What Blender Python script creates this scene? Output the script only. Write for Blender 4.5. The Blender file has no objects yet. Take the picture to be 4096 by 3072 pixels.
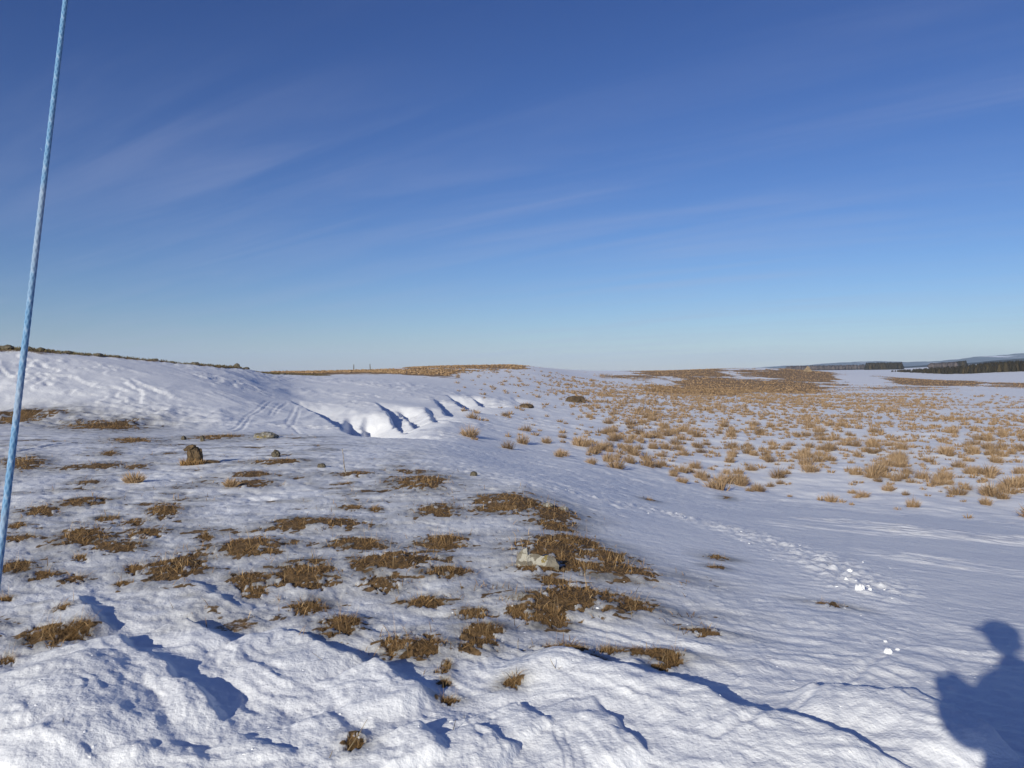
import bpy, bmesh, math, random
import numpy as np
from mathutils import Vector, Matrix

random.seed(7)
rng = np.random.default_rng(7)
S = bpy.context.scene
COL = S.collection
R = math.radians

# ------------------------------------------------------------------ camera
CAMZ = 1.45
PITCH = R(1.0)
FPX = 788.5                       # focal length in pixels of a 1024 wide picture
cam_d = bpy.data.cameras.new('camera')
cam_d.sensor_width = 36.0
cam_d.lens = 36.0 * FPX / 1024.0
cam_d.clip_start = 0.02
cam_d.clip_end = 40000
cam = bpy.data.objects.new('camera', cam_d)
COL.objects.link(cam)
cam.location = (0, 0, CAMZ)
cam.rotation_euler = (R(90) - PITCH, 0, 0)
S.camera = cam

# ------------------------------------------------------------------ sky, sun, exposure
SUN_AZ, SUN_EL = R(28.8), R(19.0)           # heading of the shadows, clockwise from +Y
HEAD = np.array([math.sin(SUN_AZ), math.cos(SUN_AZ)])
W = bpy.data.worlds.new('World')
S.world = W
W.use_nodes = True
nt = W.node_tree
nt.nodes.clear()
N, L = nt.nodes.new, nt.links.new
w_out = N('ShaderNodeOutputWorld')
w_bg = N('ShaderNodeBackground')
sky = N('ShaderNodeTexSky')
sky.sky_type = 'NISHITA'
sky.sun_disc = False
sky.sun_elevation = SUN_EL
sky.sun_rotation = SUN_AZ + math.pi
sky.altitude = 600
sky.air_density = 1.0
sky.dust_density = 0.2
sky.ozone_density = 2.2
w_bg.inputs['Strength'].default_value = 0.093
tc = N('ShaderNodeTexCoord')
sep = N('ShaderNodeSeparateXYZ')
L(tc.outputs['Generated'], sep.inputs[0])
zc = N('ShaderNodeMath'); zc.operation = 'MAXIMUM'; zc.inputs[1].default_value = 0.0
L(sep.outputs['Z'], zc.inputs[0])
za = N('ShaderNodeMath'); za.operation = 'ADD'; za.inputs[1].default_value = 0.10
L(zc.outputs[0], za.inputs[0])
dx = N('ShaderNodeMath'); dx.operation = 'DIVIDE'
dy = N('ShaderNodeMath'); dy.operation = 'DIVIDE'
L(sep.outputs['X'], dx.inputs[0]); L(za.outputs[0], dx.inputs[1])
L(sep.outputs['Y'], dy.inputs[0]); L(za.outputs[0], dy.inputs[1])
cmb = N('ShaderNodeCombineXYZ')
L(dx.outputs[0], cmb.inputs[0]); L(dy.outputs[0], cmb.inputs[1])
def cloud_layer(rot, sx, sy, detail, lo, hi, seed):
    mp = N('ShaderNodeMapping')
    rt_ = N('ShaderNodeMapping'); rt_.inputs['Rotation'].default_value = (0, 0, R(rot))
    mp.inputs['Scale'].default_value = (sx, sy, 1)
    mp.inputs['Location'].default_value = (seed, seed * 1.7, seed * 0.3)
    L(cmb.outputs[0], rt_.inputs[0]); L(rt_.outputs[0], mp.inputs[0])
    no = N('ShaderNodeTexNoise')
    no.inputs['Scale'].default_value = 1.0
    no.inputs['Detail'].default_value = detail
    no.inputs['Roughness'].default_value = 0.55
    no.inputs['Distortion'].default_value = 0.5
    L(mp.outputs[0], no.inputs['Vector'])
    mr = N('ShaderNodeMapRange')
    mr.interpolation_type = 'SMOOTHSTEP'
    mr.inputs['From Min'].default_value = lo
    mr.inputs['From Max'].default_value = hi
    L(no.outputs['Fac'], mr.inputs['Value'])
    return mr.outputs[0]
c1 = cloud_layer(34, 0.55, 3.4, 7, 0.36, 0.78, 3.1)
c2 = cloud_layer(28, 0.30, 0.5, 4, 0.22, 0.66, 8.6)
cm = N('ShaderNodeMath'); cm.operation = 'MULTIPLY'
L(c1, cm.inputs[0]); L(c2, cm.inputs[1])
cs = N('ShaderNodeMath'); cs.operation = 'MULTIPLY'; cs.inputs[1].default_value = 0.27
L(cm.outputs[0], cs.inputs[0])
mixc = N('ShaderNodeMix'); mixc.data_type = 'RGBA'
L(cs.outputs[0], mixc.inputs[0])
ssep = N('ShaderNodeSeparateColor'); scmb = N('ShaderNodeCombineColor')
L(sky.outputs[0], ssep.inputs[0])
for ch, (ex, gn) in enumerate(((1.36, 0.228), (1.31, 0.291), (1.15, 0.570))):   # the camera's colour response, the same all round
    pw = N('ShaderNodeMath'); pw.operation = 'POWER'; pw.inputs[1].default_value = ex
    ml = N('ShaderNodeMath'); ml.operation = 'MULTIPLY'; ml.inputs[1].default_value = gn
    L(ssep.outputs[ch], pw.inputs[0]); L(pw.outputs[0], ml.inputs[0]); L(ml.outputs[0], scmb.inputs[ch])
L(scmb.outputs[0], mixc.inputs[6])
mixc.inputs[7].default_value = (3.4, 3.8, 5.4, 1)
L(mixc.outputs[2], w_bg.inputs['Color'])
L(w_bg.outputs[0], w_out.inputs['Surface'])

sun_d = bpy.data.lights.new('sun', 'SUN')
sun_d.energy = 3.75
sun_d.angle = R(0.53)
sun_d.color = (1.0, 0.95, 0.80)
sun = bpy.data.objects.new('sun', sun_d)
COL.objects.link(sun)
sun.location = (-6, -10, 8)
sun.rotation_euler = Vector((HEAD[0] * math.cos(SUN_EL), HEAD[1] * math.cos(SUN_EL), -math.sin(SUN_EL))).to_track_quat('-Z', 'Y').to_euler()

S.view_settings.view_transform = 'Standard'
S.view_settings.look = 'None'
S.view_settings.exposure = 0.3
S.view_settings.gamma = 1.0
S.view_settings.use_curve_mapping = False
S.cycles.max_bounces = 6
S.cycles.diffuse_bounces = 3
S.cycles.volume_bounces = 1

# ------------------------------------------------------------------ helpers
def tag(o, label=None, cat=None, group=None, kind=None):
    if label: o['label'] = label
    if cat: o['category'] = cat
    if group: o['group'] = group
    if kind: o['kind'] = kind
    return o

def empty(name, loc, rz=0):
    o = bpy.data.objects.new(name, None)
    COL.objects.link(o)
    o.location = loc
    o.rotation_euler = (0, 0, rz)
    o.empty_display_size = 0.2
    return o

def link(name, me, mat=None, parent=None, loc=None):
    if mat is not None and not me.materials:
        me.materials.append(mat)
    o = bpy.data.objects.new(name, me)
    COL.objects.link(o)
    if parent is not None: o.parent = parent
    if loc is not None: o.location = loc
    return o

def np_mesh(name, verts, faces, tint=None, smooth=False):
    """verts (n,3); faces = list of (m,k) int arrays"""
    me = bpy.data.meshes.new(name)
    verts = np.ascontiguousarray(verts, dtype=np.float32)
    me.vertices.add(len(verts))
    me.vertices.foreach_set('co', verts.ravel())
    tot = [f.shape[1] * np.ones(len(f), np.int32) for f in faces]
    tot = np.concatenate(tot)
    idx = np.concatenate([f.ravel() for f in faces]).astype(np.int32)
    me.loops.add(len(idx))
    me.loops.foreach_set('vertex_index', idx)
    me.polygons.add(len(tot))
    start = np.concatenate([[0], np.cumsum(tot)[:-1]]).astype(np.int32)
    me.polygons.foreach_set('loop_start', start)
    me.polygons.foreach_set('loop_total', tot.astype(np.int32))
    if smooth:
        me.polygons.foreach_set('use_smooth', np.ones(len(tot), bool))
    me.update(calc_edges=True)
    if tint is not None:
        a = me.attributes.new('tint', 'FLOAT', 'POINT')
        a.data.foreach_set('value', np.ascontiguousarray(tint, dtype=np.float32))
    return me

def gnoise(x, y, seed=0):
    xi = np.floor(x).astype(np.int64); yi = np.floor(y).astype(np.int64)
    xf = (x - xi).astype(np.float32); yf = (y - yi).astype(np.float32)
    u = xf * xf * xf * (xf * (xf * 6 - 15) + 10)
    v = yf * yf * yf * (yf * (yf * 6 - 15) + 10)
    def g(ix, iy, fx, fy):
        h = (ix * 374761393 + iy * 668265263 + seed * 974634533) & 0x7fffffff
        h = ((h ^ (h >> 13)) * 1274126177) & 0x7fffffff
        h = h ^ (h >> 16)
        a = (h & 1023).astype(np.float32) * np.float32(2 * math.pi / 1024)
        return np.cos(a) * fx + np.sin(a) * fy
    a = g(xi, yi, xf, yf); b = g(xi + 1, yi, xf - 1, yf)
    c = g(xi, yi + 1, xf, yf - 1); d = g(xi + 1, yi + 1, xf - 1, yf - 1)
    return (a + (b - a) * u + (c - a) * v + (a - b - c + d) * u * v) * 1.5

def fbm(x, y, seed=0, octaves=3, gain=0.5):
    s = 0; a = 1.0
    for k in range(octaves):
        s = s + a * gnoise(x * 2 ** k, y * 2 ** k, seed + 17 * k)
        a *= gain
    return s

def ridged(x, y, seed=0, octaves=3):
    s = 0; a = 1.0
    for k in range(octaves):
        s = s + a * (1 - 2 * np.abs(gnoise(x * 2 ** k, y * 2 ** k, seed + 31 * k)))
        a *= 0.5
    return s

def sstep(a, b, x):
    t = np.clip((x - a) / (b - a), 0, 1)
    return t * t * (3 - 2 * t)

# ------------------------------------------------------------------ materials
def new_mat(name):
    m = bpy.data.materials.new(name)
    m.use_nodes = True
    t = m.node_tree
    return m, t, t.nodes['Principled BSDF']

def node(t, kind, **kw):
    n = t.nodes.new(kind)
    for k, v in kw.items():
        if k in n.inputs: n.inputs[k].default_value = v
        else: setattr(n, k, v)
    return n

def ramp(t, fac, stops):
    r = t.nodes.new('ShaderNodeValToRGB')
    e = r.color_ramp.elements
    while len(e) < len(stops): e.new(0.5)
    for k, (p, c) in enumerate(stops):
        e[k].position = p
        e[k].color = (*c, 1)
    t.links.new(fac, r.inputs[0])
    return r.outputs[0]

def noise_node(t, vec, scale, detail=3, rough=0.55, dist=0.0):
    n = node(t, 'ShaderNodeTexNoise', Scale=scale, Detail=detail, Roughness=rough, Distortion=dist)
    t.links.new(vec, n.inputs['Vector'])
    return n.outputs['Fac']

def mathn(t, op, a, b=None, clamp=False):
    n = t.nodes.new('ShaderNodeMath'); n.operation = op; n.use_clamp = clamp
    for k, v in enumerate((a, b)):
        if v is None: continue
        if isinstance(v, (int, float)): n.inputs[k].default_value = v
        else: t.links.new(v, n.inputs[k])
    return n.outputs[0]

def maprange(t, v, a, b, c=0.0, d=1.0):
    n = t.nodes.new('ShaderNodeMapRange'); n.interpolation_type = 'SMOOTHSTEP'
    n.inputs['From Min'].default_value = a; n.inputs['From Max'].default_value = b
    n.inputs['To Min'].default_value = c; n.inputs['To Max'].default_value = d
    t.links.new(v, n.inputs['Value'])
    return n.outputs[0]

def mix_rgb(t, fac, a, b):
    n = t.nodes.new('ShaderNodeMix'); n.data_type = 'RGBA'
    if isinstance(fac, float): n.inputs[0].default_value = fac
    else: t.links.new(fac, n.inputs[0])
    for k, v in ((6, a), (7, b)):
        if isinstance(v, tuple): n.inputs[k].default_value = (*v, 1)
        else: t.links.new(v, n.inputs[k])
    return n.outputs[2]

def snow_material(name, with_turf=True):
    m, t, b = new_mat(name)
    g = node(t, 'ShaderNodeNewGeometry').outputs['Position']
    col = mix_rgb(t, maprange(t, noise_node(t, g, 1.3, 4), 0.3, 0.7), (0.80, 0.81, 0.85), (0.86, 0.865, 0.885))
    n1 = noise_node(t, g, 60.0, 3, 0.55)
    n2 = noise_node(t, g, 9.0, 3, 0.5)
    n3 = noise_node(t, g, 0.9, 4, 0.6)
    h = mathn(t, 'ADD', mathn(t, 'MULTIPLY', n1, 0.0065), mathn(t, 'MULTIPLY', n2, 0.013))
    h = mathn(t, 'ADD', h, mathn(t, 'MULTIPLY', n3, 0.05))
    if with_turf:
        at = node(t, 'ShaderNodeAttribute', attribute_name='turf').outputs['Fac']
        th = node(t, 'ShaderNodeAttribute', attribute_name='thin').outputs['Fac']
        det = noise_node(t, g, 22.0, 5, 0.7)
        big = noise_node(t, g, 3.5, 5, 0.7)
        v = mathn(t, 'ADD', at, mathn(t, 'MULTIPLY', mathn(t, 'SUBTRACT', det, 0.5), 0.9))
        mask = maprange(t, v, 0.42, 0.62)
        soil = ramp(t, noise_node(t, g, 30.0, 5, 0.7), [(0.3, (0.04, 0.028, 0.013)), (0.5, (0.15, 0.092, 0.042)), (0.72, (0.30, 0.185, 0.088))])
        far_soil = ramp(t, big, [(0.3, (0.19, 0.122, 0.066)), (0.7, (0.31, 0.20, 0.112))])
        fa = node(t, 'ShaderNodeAttribute', attribute_name='faraway').outputs['Fac']
        soil = mix_rgb(t, fa, soil, far_soil)
        tv = mathn(t, 'MULTIPLY', th, mathn(t, 'ADD', 0.05, mathn(t, 'MULTIPLY', big, 1.5)), clamp=True)
        col = mix_rgb(t, mathn(t, 'MULTIPLY', tv, 0.97), col, (0.165, 0.15, 0.125))
        col = mix_rgb(t, mask, col, soil)
        rg = mix_rgb(t, mask, (0.55, 0.55, 0.55), (0.95, 0.95, 0.95))
        t.links.new(rg, b.inputs['Roughness'])
    t.links.new(col, b.inputs['Base Color'])
    b.inputs['Specular IOR Level'].default_value = 0.3
    bp = node(t, 'ShaderNodeBump', Strength=0.8, Distance=1.0)
    t.links.new(h, bp.inputs['Height'])
    t.links.new(bp.outputs[0], b.inputs['Normal'])
    return m

M_SNOW = snow_material('snow')
M_CLOD = snow_material('snow_clod', False)

def grass_material(name, stops):
    m, t, b = new_mat(name)
    a = node(t, 'ShaderNodeAttribute', attribute_name='tint').outputs['Fac']
    t.links.new(ramp(t, a, stops), b.inputs['Base Color'])
    b.inputs['Roughness'].default_value = 0.75
    b.inputs['Specular IOR Level'].default_value = 0.15
    return m
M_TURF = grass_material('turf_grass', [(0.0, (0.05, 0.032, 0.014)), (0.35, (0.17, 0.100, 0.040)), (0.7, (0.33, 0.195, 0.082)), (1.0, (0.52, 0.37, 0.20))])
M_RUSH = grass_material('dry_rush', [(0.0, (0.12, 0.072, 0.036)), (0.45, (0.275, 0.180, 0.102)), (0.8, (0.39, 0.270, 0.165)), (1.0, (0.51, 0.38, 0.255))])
M_HEATH = grass_material('ridge_heath', [(0.0, (0.03, 0.025, 0.014)), (0.5, (0.085, 0.068, 0.032)), (1.0, (0.19, 0.15, 0.075))])
M_PINE = grass_material('conifer', [(0.0, (0.016, 0.014, 0.008)), (0.6, (0.034, 0.027, 0.013)), (1.0, (0.068, 0.050, 0.022))])
M_BIRCH = grass_material('bare_wood', [(0.0, (0.05, 0.042, 0.04)), (1.0, (0.11, 0.09, 0.085))])

def rock_material(name, base, dark, lichen=None, lich_lo=0.55, scale=9.0):
    m, t, b = new_mat(name)
    g = node(t, 'ShaderNodeTexCoord').outputs['Object']
    c = mix_rgb(t, maprange(t, noise_node(t, g, scale, 6, 0.7), 0.35, 0.65), dark, base)
    if lichen:
        vo = node(t, 'ShaderNodeTexVoronoi', Scale=scale * 1.6, Randomness=1.0)
        wv = node(t, 'ShaderNodeVectorMath', operation='ADD')
        t.links.new(g, wv.inputs[0])
        nn = node(t, 'ShaderNodeTexNoise', Scale=scale * 1.5, Detail=3.0)
        t.links.new(g, nn.inputs['Vector'])
        sc = node(t, 'ShaderNodeVectorMath', operation='SCALE'); sc.inputs['Scale'].default_value = 0.12
        t.links.new(nn.outputs['Color'], sc.inputs[0])
        t.links.new(sc.outputs[0], wv.inputs[1])
        t.links.new(wv.outputs[0], vo.inputs['Vector'])
        sepc = node(t, 'ShaderNodeSeparateColor')
        t.links.new(vo.outputs['Color'], sepc.inputs[0])
        k = maprange(t, sepc.outputs[0], lich_lo, lich_lo + 0.06)
        c = mix_rgb(t, k, c, lichen)
        k2 = maprange(t, sepc.outputs[1], 0.91, 0.94)
        c = mix_rgb(t, k2, c, (0.25, 0.19, 0.07))
    t.links.new(c, b.inputs['Base Color'])
    b.inputs['Roughness'].default_value = 0.9
    bp = node(t, 'ShaderNodeBump', Strength=0.6, Distance=0.03)
    t.links.new(noise_node(t, g, scale * 4, 5, 0.7), bp.inputs['Height'])
    t.links.new(bp.outputs[0], b.inputs['Normal'])
    return m
M_LICHEN = rock_material('lichen_rock', (0.24, 0.215, 0.175), (0.14, 0.125, 0.10), (0.40, 0.38, 0.33), 0.62, 14.0)
M_PEAT = rock_material('peat_clod', (0.17, 0.11, 0.055), (0.05, 0.034, 0.018), None, 0.5, 9.0)
M_DARKROCK = rock_material('dark_stone', (0.15, 0.125, 0.085), (0.06, 0.05, 0.035), None, 0.5, 12.0)
M_CAIRN = rock_material('cairn_stone', (0.34, 0.255, 0.17), (0.22, 0.165, 0.11), None, 0.5, 1.5)

def flat_mat(name, c, rough=0.8):
    m, t, b = new_mat(name)
    g = node(t, 'ShaderNodeTexCoord').outputs['Object']
    d = tuple(x * 0.7 for x in c)
    t.links.new(mix_rgb(t, maprange(t, noise_node(t, g, 40.0, 4), 0.35, 0.65), d, c), b.inputs['Base Color'])
    b.inputs['Roughness'].default_value = rough
    return m

# ------------------------------------------------------------------ the lie of the land
# profiles of the ground along ten bearings: (distance forward, picture height the ground has there)
NEAR = [(2.87, 768), (4, 656), (5, 599), (6.5, 546), (8, 513), (10, 484)]
PROF = {
    -420: NEAR + [(12, 468), (18, 440), (26, 424), (32, 413), (40, 392), (50, 366), (58, 350), (66, 340), (80, 341), (110, 358), (220, 372), (600, 374)],
    0:   NEAR + [(12, 468), (18, 440), (26, 424), (32, 414), (40, 395), (50, 372), (58, 357), (64, 349), (74, 348.5), (105, 362), (200, 371), (600, 374)],
    75:  NEAR + [(12, 468), (18, 440), (26, 425), (31, 418), (40, 399), (50, 378), (58, 364), (65, 355), (75, 355), (105, 365), (200, 371), (600, 374)],
    150: NEAR + [(12, 467), (18, 440), (24, 428), (30, 421), (38, 405), (48, 386), (58, 371), (67, 362), (78, 361), (105, 368), (200, 371), (600, 374)],
    225: NEAR + [(12, 466), (17, 441), (22, 430.5), (28, 424), (36, 410), (47, 393), (58, 378), (68, 369.5), (80, 368), (105, 371), (200, 372), (600, 374)],
    300: NEAR + [(12, 465), (16, 443), (20, 433), (25, 430), (32, 420), (42, 405), (55, 390), (70, 380), (84, 376), (110, 374.6), (140, 372.5), (165, 372), (220, 374), (600, 374)],
    360: NEAR + [(12, 466), (16, 445), (20, 437), (25, 432), (32, 423), (42, 408), (55, 393), (70, 383), (90, 377), (120, 372.5), (150, 370), (170, 370), (230, 372), (600, 374)],
    420: NEAR + [(12, 467), (16, 447), (20, 439), (26, 433), (34, 422), (44, 408), (57, 396), (75, 385), (100, 377), (130, 371.5), (158, 367.5), (176, 367), (240, 370), (600, 374)],
    512: NEAR + [(13, 471), (17, 462), (22, 455), (27, 448), (33, 439), (42, 426), (55, 411), (75, 396), (100, 383), (130, 372), (158, 365.2), (175, 364.7), (240, 367), (600, 374)],
    600: [(2.87, 768), (4, 657), (5, 604), (6.5, 555), (8, 525), (11, 496), (15, 482), (19, 475), (23, 469), (28, 457.5), (34, 446), (42, 432), (55, 417), (75, 402), (100, 392.5), (140, 381), (190, 373.5), (225, 371), (300, 373), (600, 374)],
    660: [(2.87, 768), (4, 660), (5, 607), (6.5, 561), (8, 535), (11, 510), (15, 496), (22, 484), (27, 468), (33, 453), (40, 439), (55, 419), (75, 404.5), (100, 395), (140, 384.5), (190, 375), (245, 370.2), (300, 371), (600, 373)],
    760: [(2.87, 769), (4, 662), (5, 612), (7, 562), (9, 538), (12, 520), (16, 508), (22, 497), (27, 478), (33, 459), (40, 443), (55, 422), (75, 407), (100, 398), (140, 388.5), (195, 377.5), (255, 367.8), (320, 368), (600, 371.5), (1200, 371)],
    850: [(2.87, 770), (4, 666), (5, 619), (7, 570), (9, 546), (12, 527), (16, 515), (21, 505), (26, 483), (32, 462), (40, 443.5), (55, 423), (75, 408), (100, 399), (140, 390.5), (200, 381), (260, 375), (340, 372.5), (600, 371.5), (1200, 370)],
    950: [(2.87, 770), (4, 670), (5, 625), (7, 577), (9, 553), (12, 534), (16, 521), (20.5, 511), (25, 487.5), (31, 465), (40, 443.5), (55, 423.5), (75, 408.5), (100, 399.5), (140, 391), (200, 384), (300, 378.5), (400, 376.5), (500, 375), (700, 371), (900, 369), (1400, 366)],
    1024: [(2.87, 770), (4, 674), (5, 630), (7, 583), (9, 560), (12, 541), (16, 527), (20, 516), (25, 489), (30, 469), (40, 444), (55, 424), (75, 409), (100, 399.5), (140, 391.5), (200, 384), (300, 377), (400, 373), (500, 370.5), (700, 366), (900, 363), (1400, 362)],
    1440: [(2.87, 771), (4, 676), (5, 633), (7, 588), (9, 566), (12, 547), (16, 532), (20, 520), (25, 492), (30, 470), (40, 445), (55, 425), (75, 409), (100, 399), (140, 390), (200, 381), (300, 373), (400, 369), (500, 365), (700, 359), (900, 355), (1400, 355)],
}
def slope_of(v):
    a = (384 - v) / FPX
    return (a * math.cos(PITCH) - math.sin(PITCH)) / (math.cos(PITCH) + a * math.sin(PITCH))

def pchip(xk, yk, x):
    xk = np.array(xk, float); yk = np.array(yk, float)
    h = np.diff(xk); d = np.diff(yk) / h
    m = np.zeros_like(yk)
    m[0] = d[0]; m[-1] = d[-1]
    for k in range(1, len(xk) - 1):
        if d[k - 1] * d[k] > 0:
            w1 = 2 * h[k] + h[k - 1]; w2 = h[k] + 2 * h[k - 1]
            m[k] = (w1 + w2) / (w1 / d[k - 1] + w2 / d[k])
    i = np.clip(np.searchsorted(xk, x) - 1, 0, len(h) - 1)
    t = (x - xk[i]) / h[i]
    t = np.clip(t, 0, 1)
    return ((1 + 2 * t) * (1 - t) ** 2 * yk[i] + t * (1 - t) ** 2 * h[i] * m[i]
            + t * t * (3 - 2 * t) * yk[i + 1] + t * t * (t - 1) * h[i] * m[i + 1])

LR = np.linspace(math.log(0.25), math.log(9000), 700)      # lookup table over log distance
def nearer(px, d):
    f = float(np.interp(px, [0, 75, 150, 225, 300, 420, 512, 600], [.28, .30, .34, .45, .75, .85, .92, 1.0]))
    return d if d < 24 or d > 590 else 24 + (d - 24) * f
T_AZ, T_Z = [], []
flat_z = -1.2 * sstep(math.log(4), math.log(40), LR) - 3.0 * sstep(math.log(60), math.log(400), LR)
for a in (-180, -110, -75):
    T_AZ.append(R(a)); T_Z.append(flat_z * (0.4 if a == -75 else 1.0) + (4.0 if a == -75 else 0.0) * sstep(math.log(25), math.log(70), LR))
for px in sorted(PROF):
    az = math.atan((px - 512) / FPX)
    ca = math.cos(az)
    rr = [math.log(0.25)] + [math.log(d / ca) for d, v in [(nearer(px, d_), v_) for d_, v_ in PROF[px]]]
    zz = [0.0] + [CAMZ + nearer(px, d) * slope_of(v) for d, v in PROF[px]]
    rr.append(math.log(9000)); zz.append(zz[-1] * 1.0 - 2.0)
    T_AZ.append(az); T_Z.append(pchip(rr, zz, LR))
for a in (80, 120, 180):
    T_AZ.append(R(a)); T_Z.append(flat_z * 1.3)
T_AZ = np.array(T_AZ); T_Z = np.array(T_Z)
# smooth across bearings on a fine regular table
AZF = np.linspace(-math.pi, math.pi, 1441)
BZ = np.empty((len(AZF), len(LR)), np.float64)
for j in range(len(LR)):
    BZ[:, j] = pchip(T_AZ, T_Z[:, j], AZF)
k = np.exp(-0.5 * (np.arange(-12, 13) / 4.0) ** 2); k /= k.sum()
pad = np.concatenate([BZ[-13:-1], BZ, BZ[1:13]], 0)
BZ = np.stack([np.convolve(pad[:, j], k, 'valid') for j in range(len(LR))], 1)
k = np.exp(-0.5 * (np.arange(-9, 10) / 3.5) ** 2); k /= k.sum()
pad = np.concatenate([np.repeat(BZ[:, :1], 9, 1), BZ, np.repeat(BZ[:, -1:], 9, 1)], 1)
BZ = np.stack([np.convolve(pad[i], k, 'valid') for i in range(len(AZF))], 0)

def base_z(az, r):
    fa = (np.asarray(az) + math.pi) / (2 * math.pi) * (len(AZF) - 1)
    fr = (np.log(np.maximum(r, 0.26)) - LR[0]) / (LR[1] - LR[0])
    ia = np.clip(np.floor(fa).astype(int), 0, len(AZF) - 2); ir = np.clip(np.floor(fr).astype(int), 0, len(LR) - 2)
    ta = fa - ia; tr = np.clip(fr - ir, 0, 1)
    return ((BZ[ia, ir] * (1 - ta) + BZ[ia + 1, ir] * ta) * (1 - tr)
            + (BZ[ia, ir + 1] * (1 - ta) + BZ[ia + 1, ir + 1] * ta) * tr)

RS = np.exp(np.linspace(math.log(1.5), math.log(2500), 3000))
def ground_at(px, py, lift=0.0):
    """first ground point met on the line of sight of picture point (px, py), in 4096-wide coordinates"""
    x, v = px / 4.0, py / 4.0
    a = (384 - v) / FPX; b = (x - 512) / FPX
    d = (b, math.cos(PITCH) + a * math.sin(PITCH), a * math.cos(PITCH) - math.sin(PITCH))
    az = math.atan2(d[0], d[1]); hl = math.hypot(d[0], d[1])
    z = base_z(np.full_like(RS, az), RS) + lift
    ray = CAMZ + RS * d[2] / hl
    hit = np.nonzero(z >= ray)[0]
    if len(hit) == 0:
        k = int(np.argmax((z - ray) / RS))
    else:
        k = hit[0]
    r = RS[k]
    return np.array([r * math.sin(az), r * math.cos(az)]), r, az

# ------------------------------------------------------------------ the ground sheet
rows = np.concatenate([
    np.exp(np.linspace(math.log(0.3), math.log(1.9), 56))[:-1],
    np.exp(np.linspace(math.log(1.9), math.log(60), 690))[:-1],
    np.exp(np.linspace(math.log(60), math.log(330), 150))[:-1],
    np.exp(np.linspace(math.log(330), math.log(9000), 70))])
fine = np.linspace(R(-45), R(45), 840)
coarse = np.linspace(R(45), R(315), 132)[1:-1]
azs = np.concatenate([fine, coarse])
azs_w = np.where(azs > math.pi, azs - 2 * math.pi, azs)
NR, NA = len(rows), len(azs)
RR, AA = np.meshgrid(rows, azs_w, indexing='ij')
X = (RR * np.sin(AA)).astype(np.float64); Y = (RR * np.cos(AA)).astype(np.float64)
Z = base_z(AA, RR)

def region(rmax, pad_az=50):
    m = (RR < rmax)
    return m

def fade(r0, r1):
    return 1 - sstep(r0, r1, RR)

# out-of-view hump added under the photographer, so the cast shadow reaches higher
Z += 0.13 * np.exp(-(((X - .17) ** 2 + (Y + .38) ** 2) / .55 ** 2) ** 2)
# rolling relief
Z += 0.10 * sstep(5, 20, RR) * fbm(X * 0.10, Y * 0.10, 3, 3) * (1 - sstep(150, 400, RR))
Z += 0.5 * sstep(120, 300, RR) * fbm(X * 0.012, Y * 0.012, 4, 3) * (1 - sstep(600, 900, RR)) * 0.5
# coordinates along / across the wind (ridges run across the sunlight)
ca, sa = math.cos(SUN_AZ), math.sin(SUN_AZ)
U = X * ca - Y * sa            # across the light
V = X * sa + Y * ca            # along the light
nearm = fade(4.2, 8.0)
leftness = 1 - sstep(-0.05, 0.28, AA + 0.10 * fbm(X * 0.3, Y * 0.3, 5, 2) - 0.02 * np.maximum(RR - 6, 0))   # rough turfy left side, smooth right side
leftness = np.where(RR > 30, leftness * (1 - sstep(30, 45, RR)), leftness)
wx = fbm(X * 1.1, Y * 1.1, 11, 2); wy = fbm(X * 1.1, Y * 1.1, 12, 2)
# wind carved lumps in the foreground
Z += nearm * 0.009 * fbm(U * 1.1 + 0.4 * wx, V * 2.3 + 0.5 * wy, 21, 3)
Z += nearm * 0.0055 * ridged(U * 2.2 + wx, V * 6.5 + 1.2 * wy, 22, 3)
Z += nearm * (0.004 * fbm(X * 9, Y * 9, 23, 2) + 0.0042 * np.abs(gnoise(X * 17 + wx, Y * 17 + wy, 24)) + fade(3.6, 5.5) * 0.003 * np.abs(gnoise(X * 34, Y * 34, 25)))
tn = 2.6 * fbm(U * 0.75 + .5 * wx, V * 1.7 + .6 * wy, 26, 3)
tf = tn - np.floor(tn)
Z += fade(4.5, 7.5) * 0.006 * (np.floor(tn) + sstep(.40, .60, tf))
# crusty dimples
dim = fbm(X * 10.0, Y * 10.0, 31, 3)
dim2 = fbm(X * 5.0, Y * 5.0, 36, 3)
Z += leftness * (0.005 * dim - 0.024 * np.maximum(np.where(RR < 9, dim, dim2) - .12, 0)) * (1 - nearm * 0.5) * (1 - sstep(20, 34, RR))
Z += leftness * 0.012 * fbm(X * 1.9, Y * 1.9, 33, 3) * (1 - sstep(25, 40, RR))
Z += (1 - leftness) * 0.0022 * fbm(U * 3.0, V * 15.0, 34, 3) * (1 - sstep(14, 26, RR))
# sastrugi on the lower right and the flat
sas = ridged(U * 0.5 + 0.6 * fbm(X * .2, Y * .2, 41, 2), V * 2.6, 42, 3)
Z += 0.050 * np.maximum(sas - 0.70, 0) * sstep(-.1, .5, fbm(X * .3, Y * .3, 43, 2)) * sstep(7, 10, RR) * (1 - leftness) * sstep(0.22, 0.42, AA) * (1 - sstep(20, 40, RR))
Z += 0.055 * fbm(X * 0.55, Y * 0.55, 44, 3) * sstep(15, 22, RR) * sstep(-0.05, 0.12, AA) * (1 - sstep(80, 160, RR))
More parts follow.
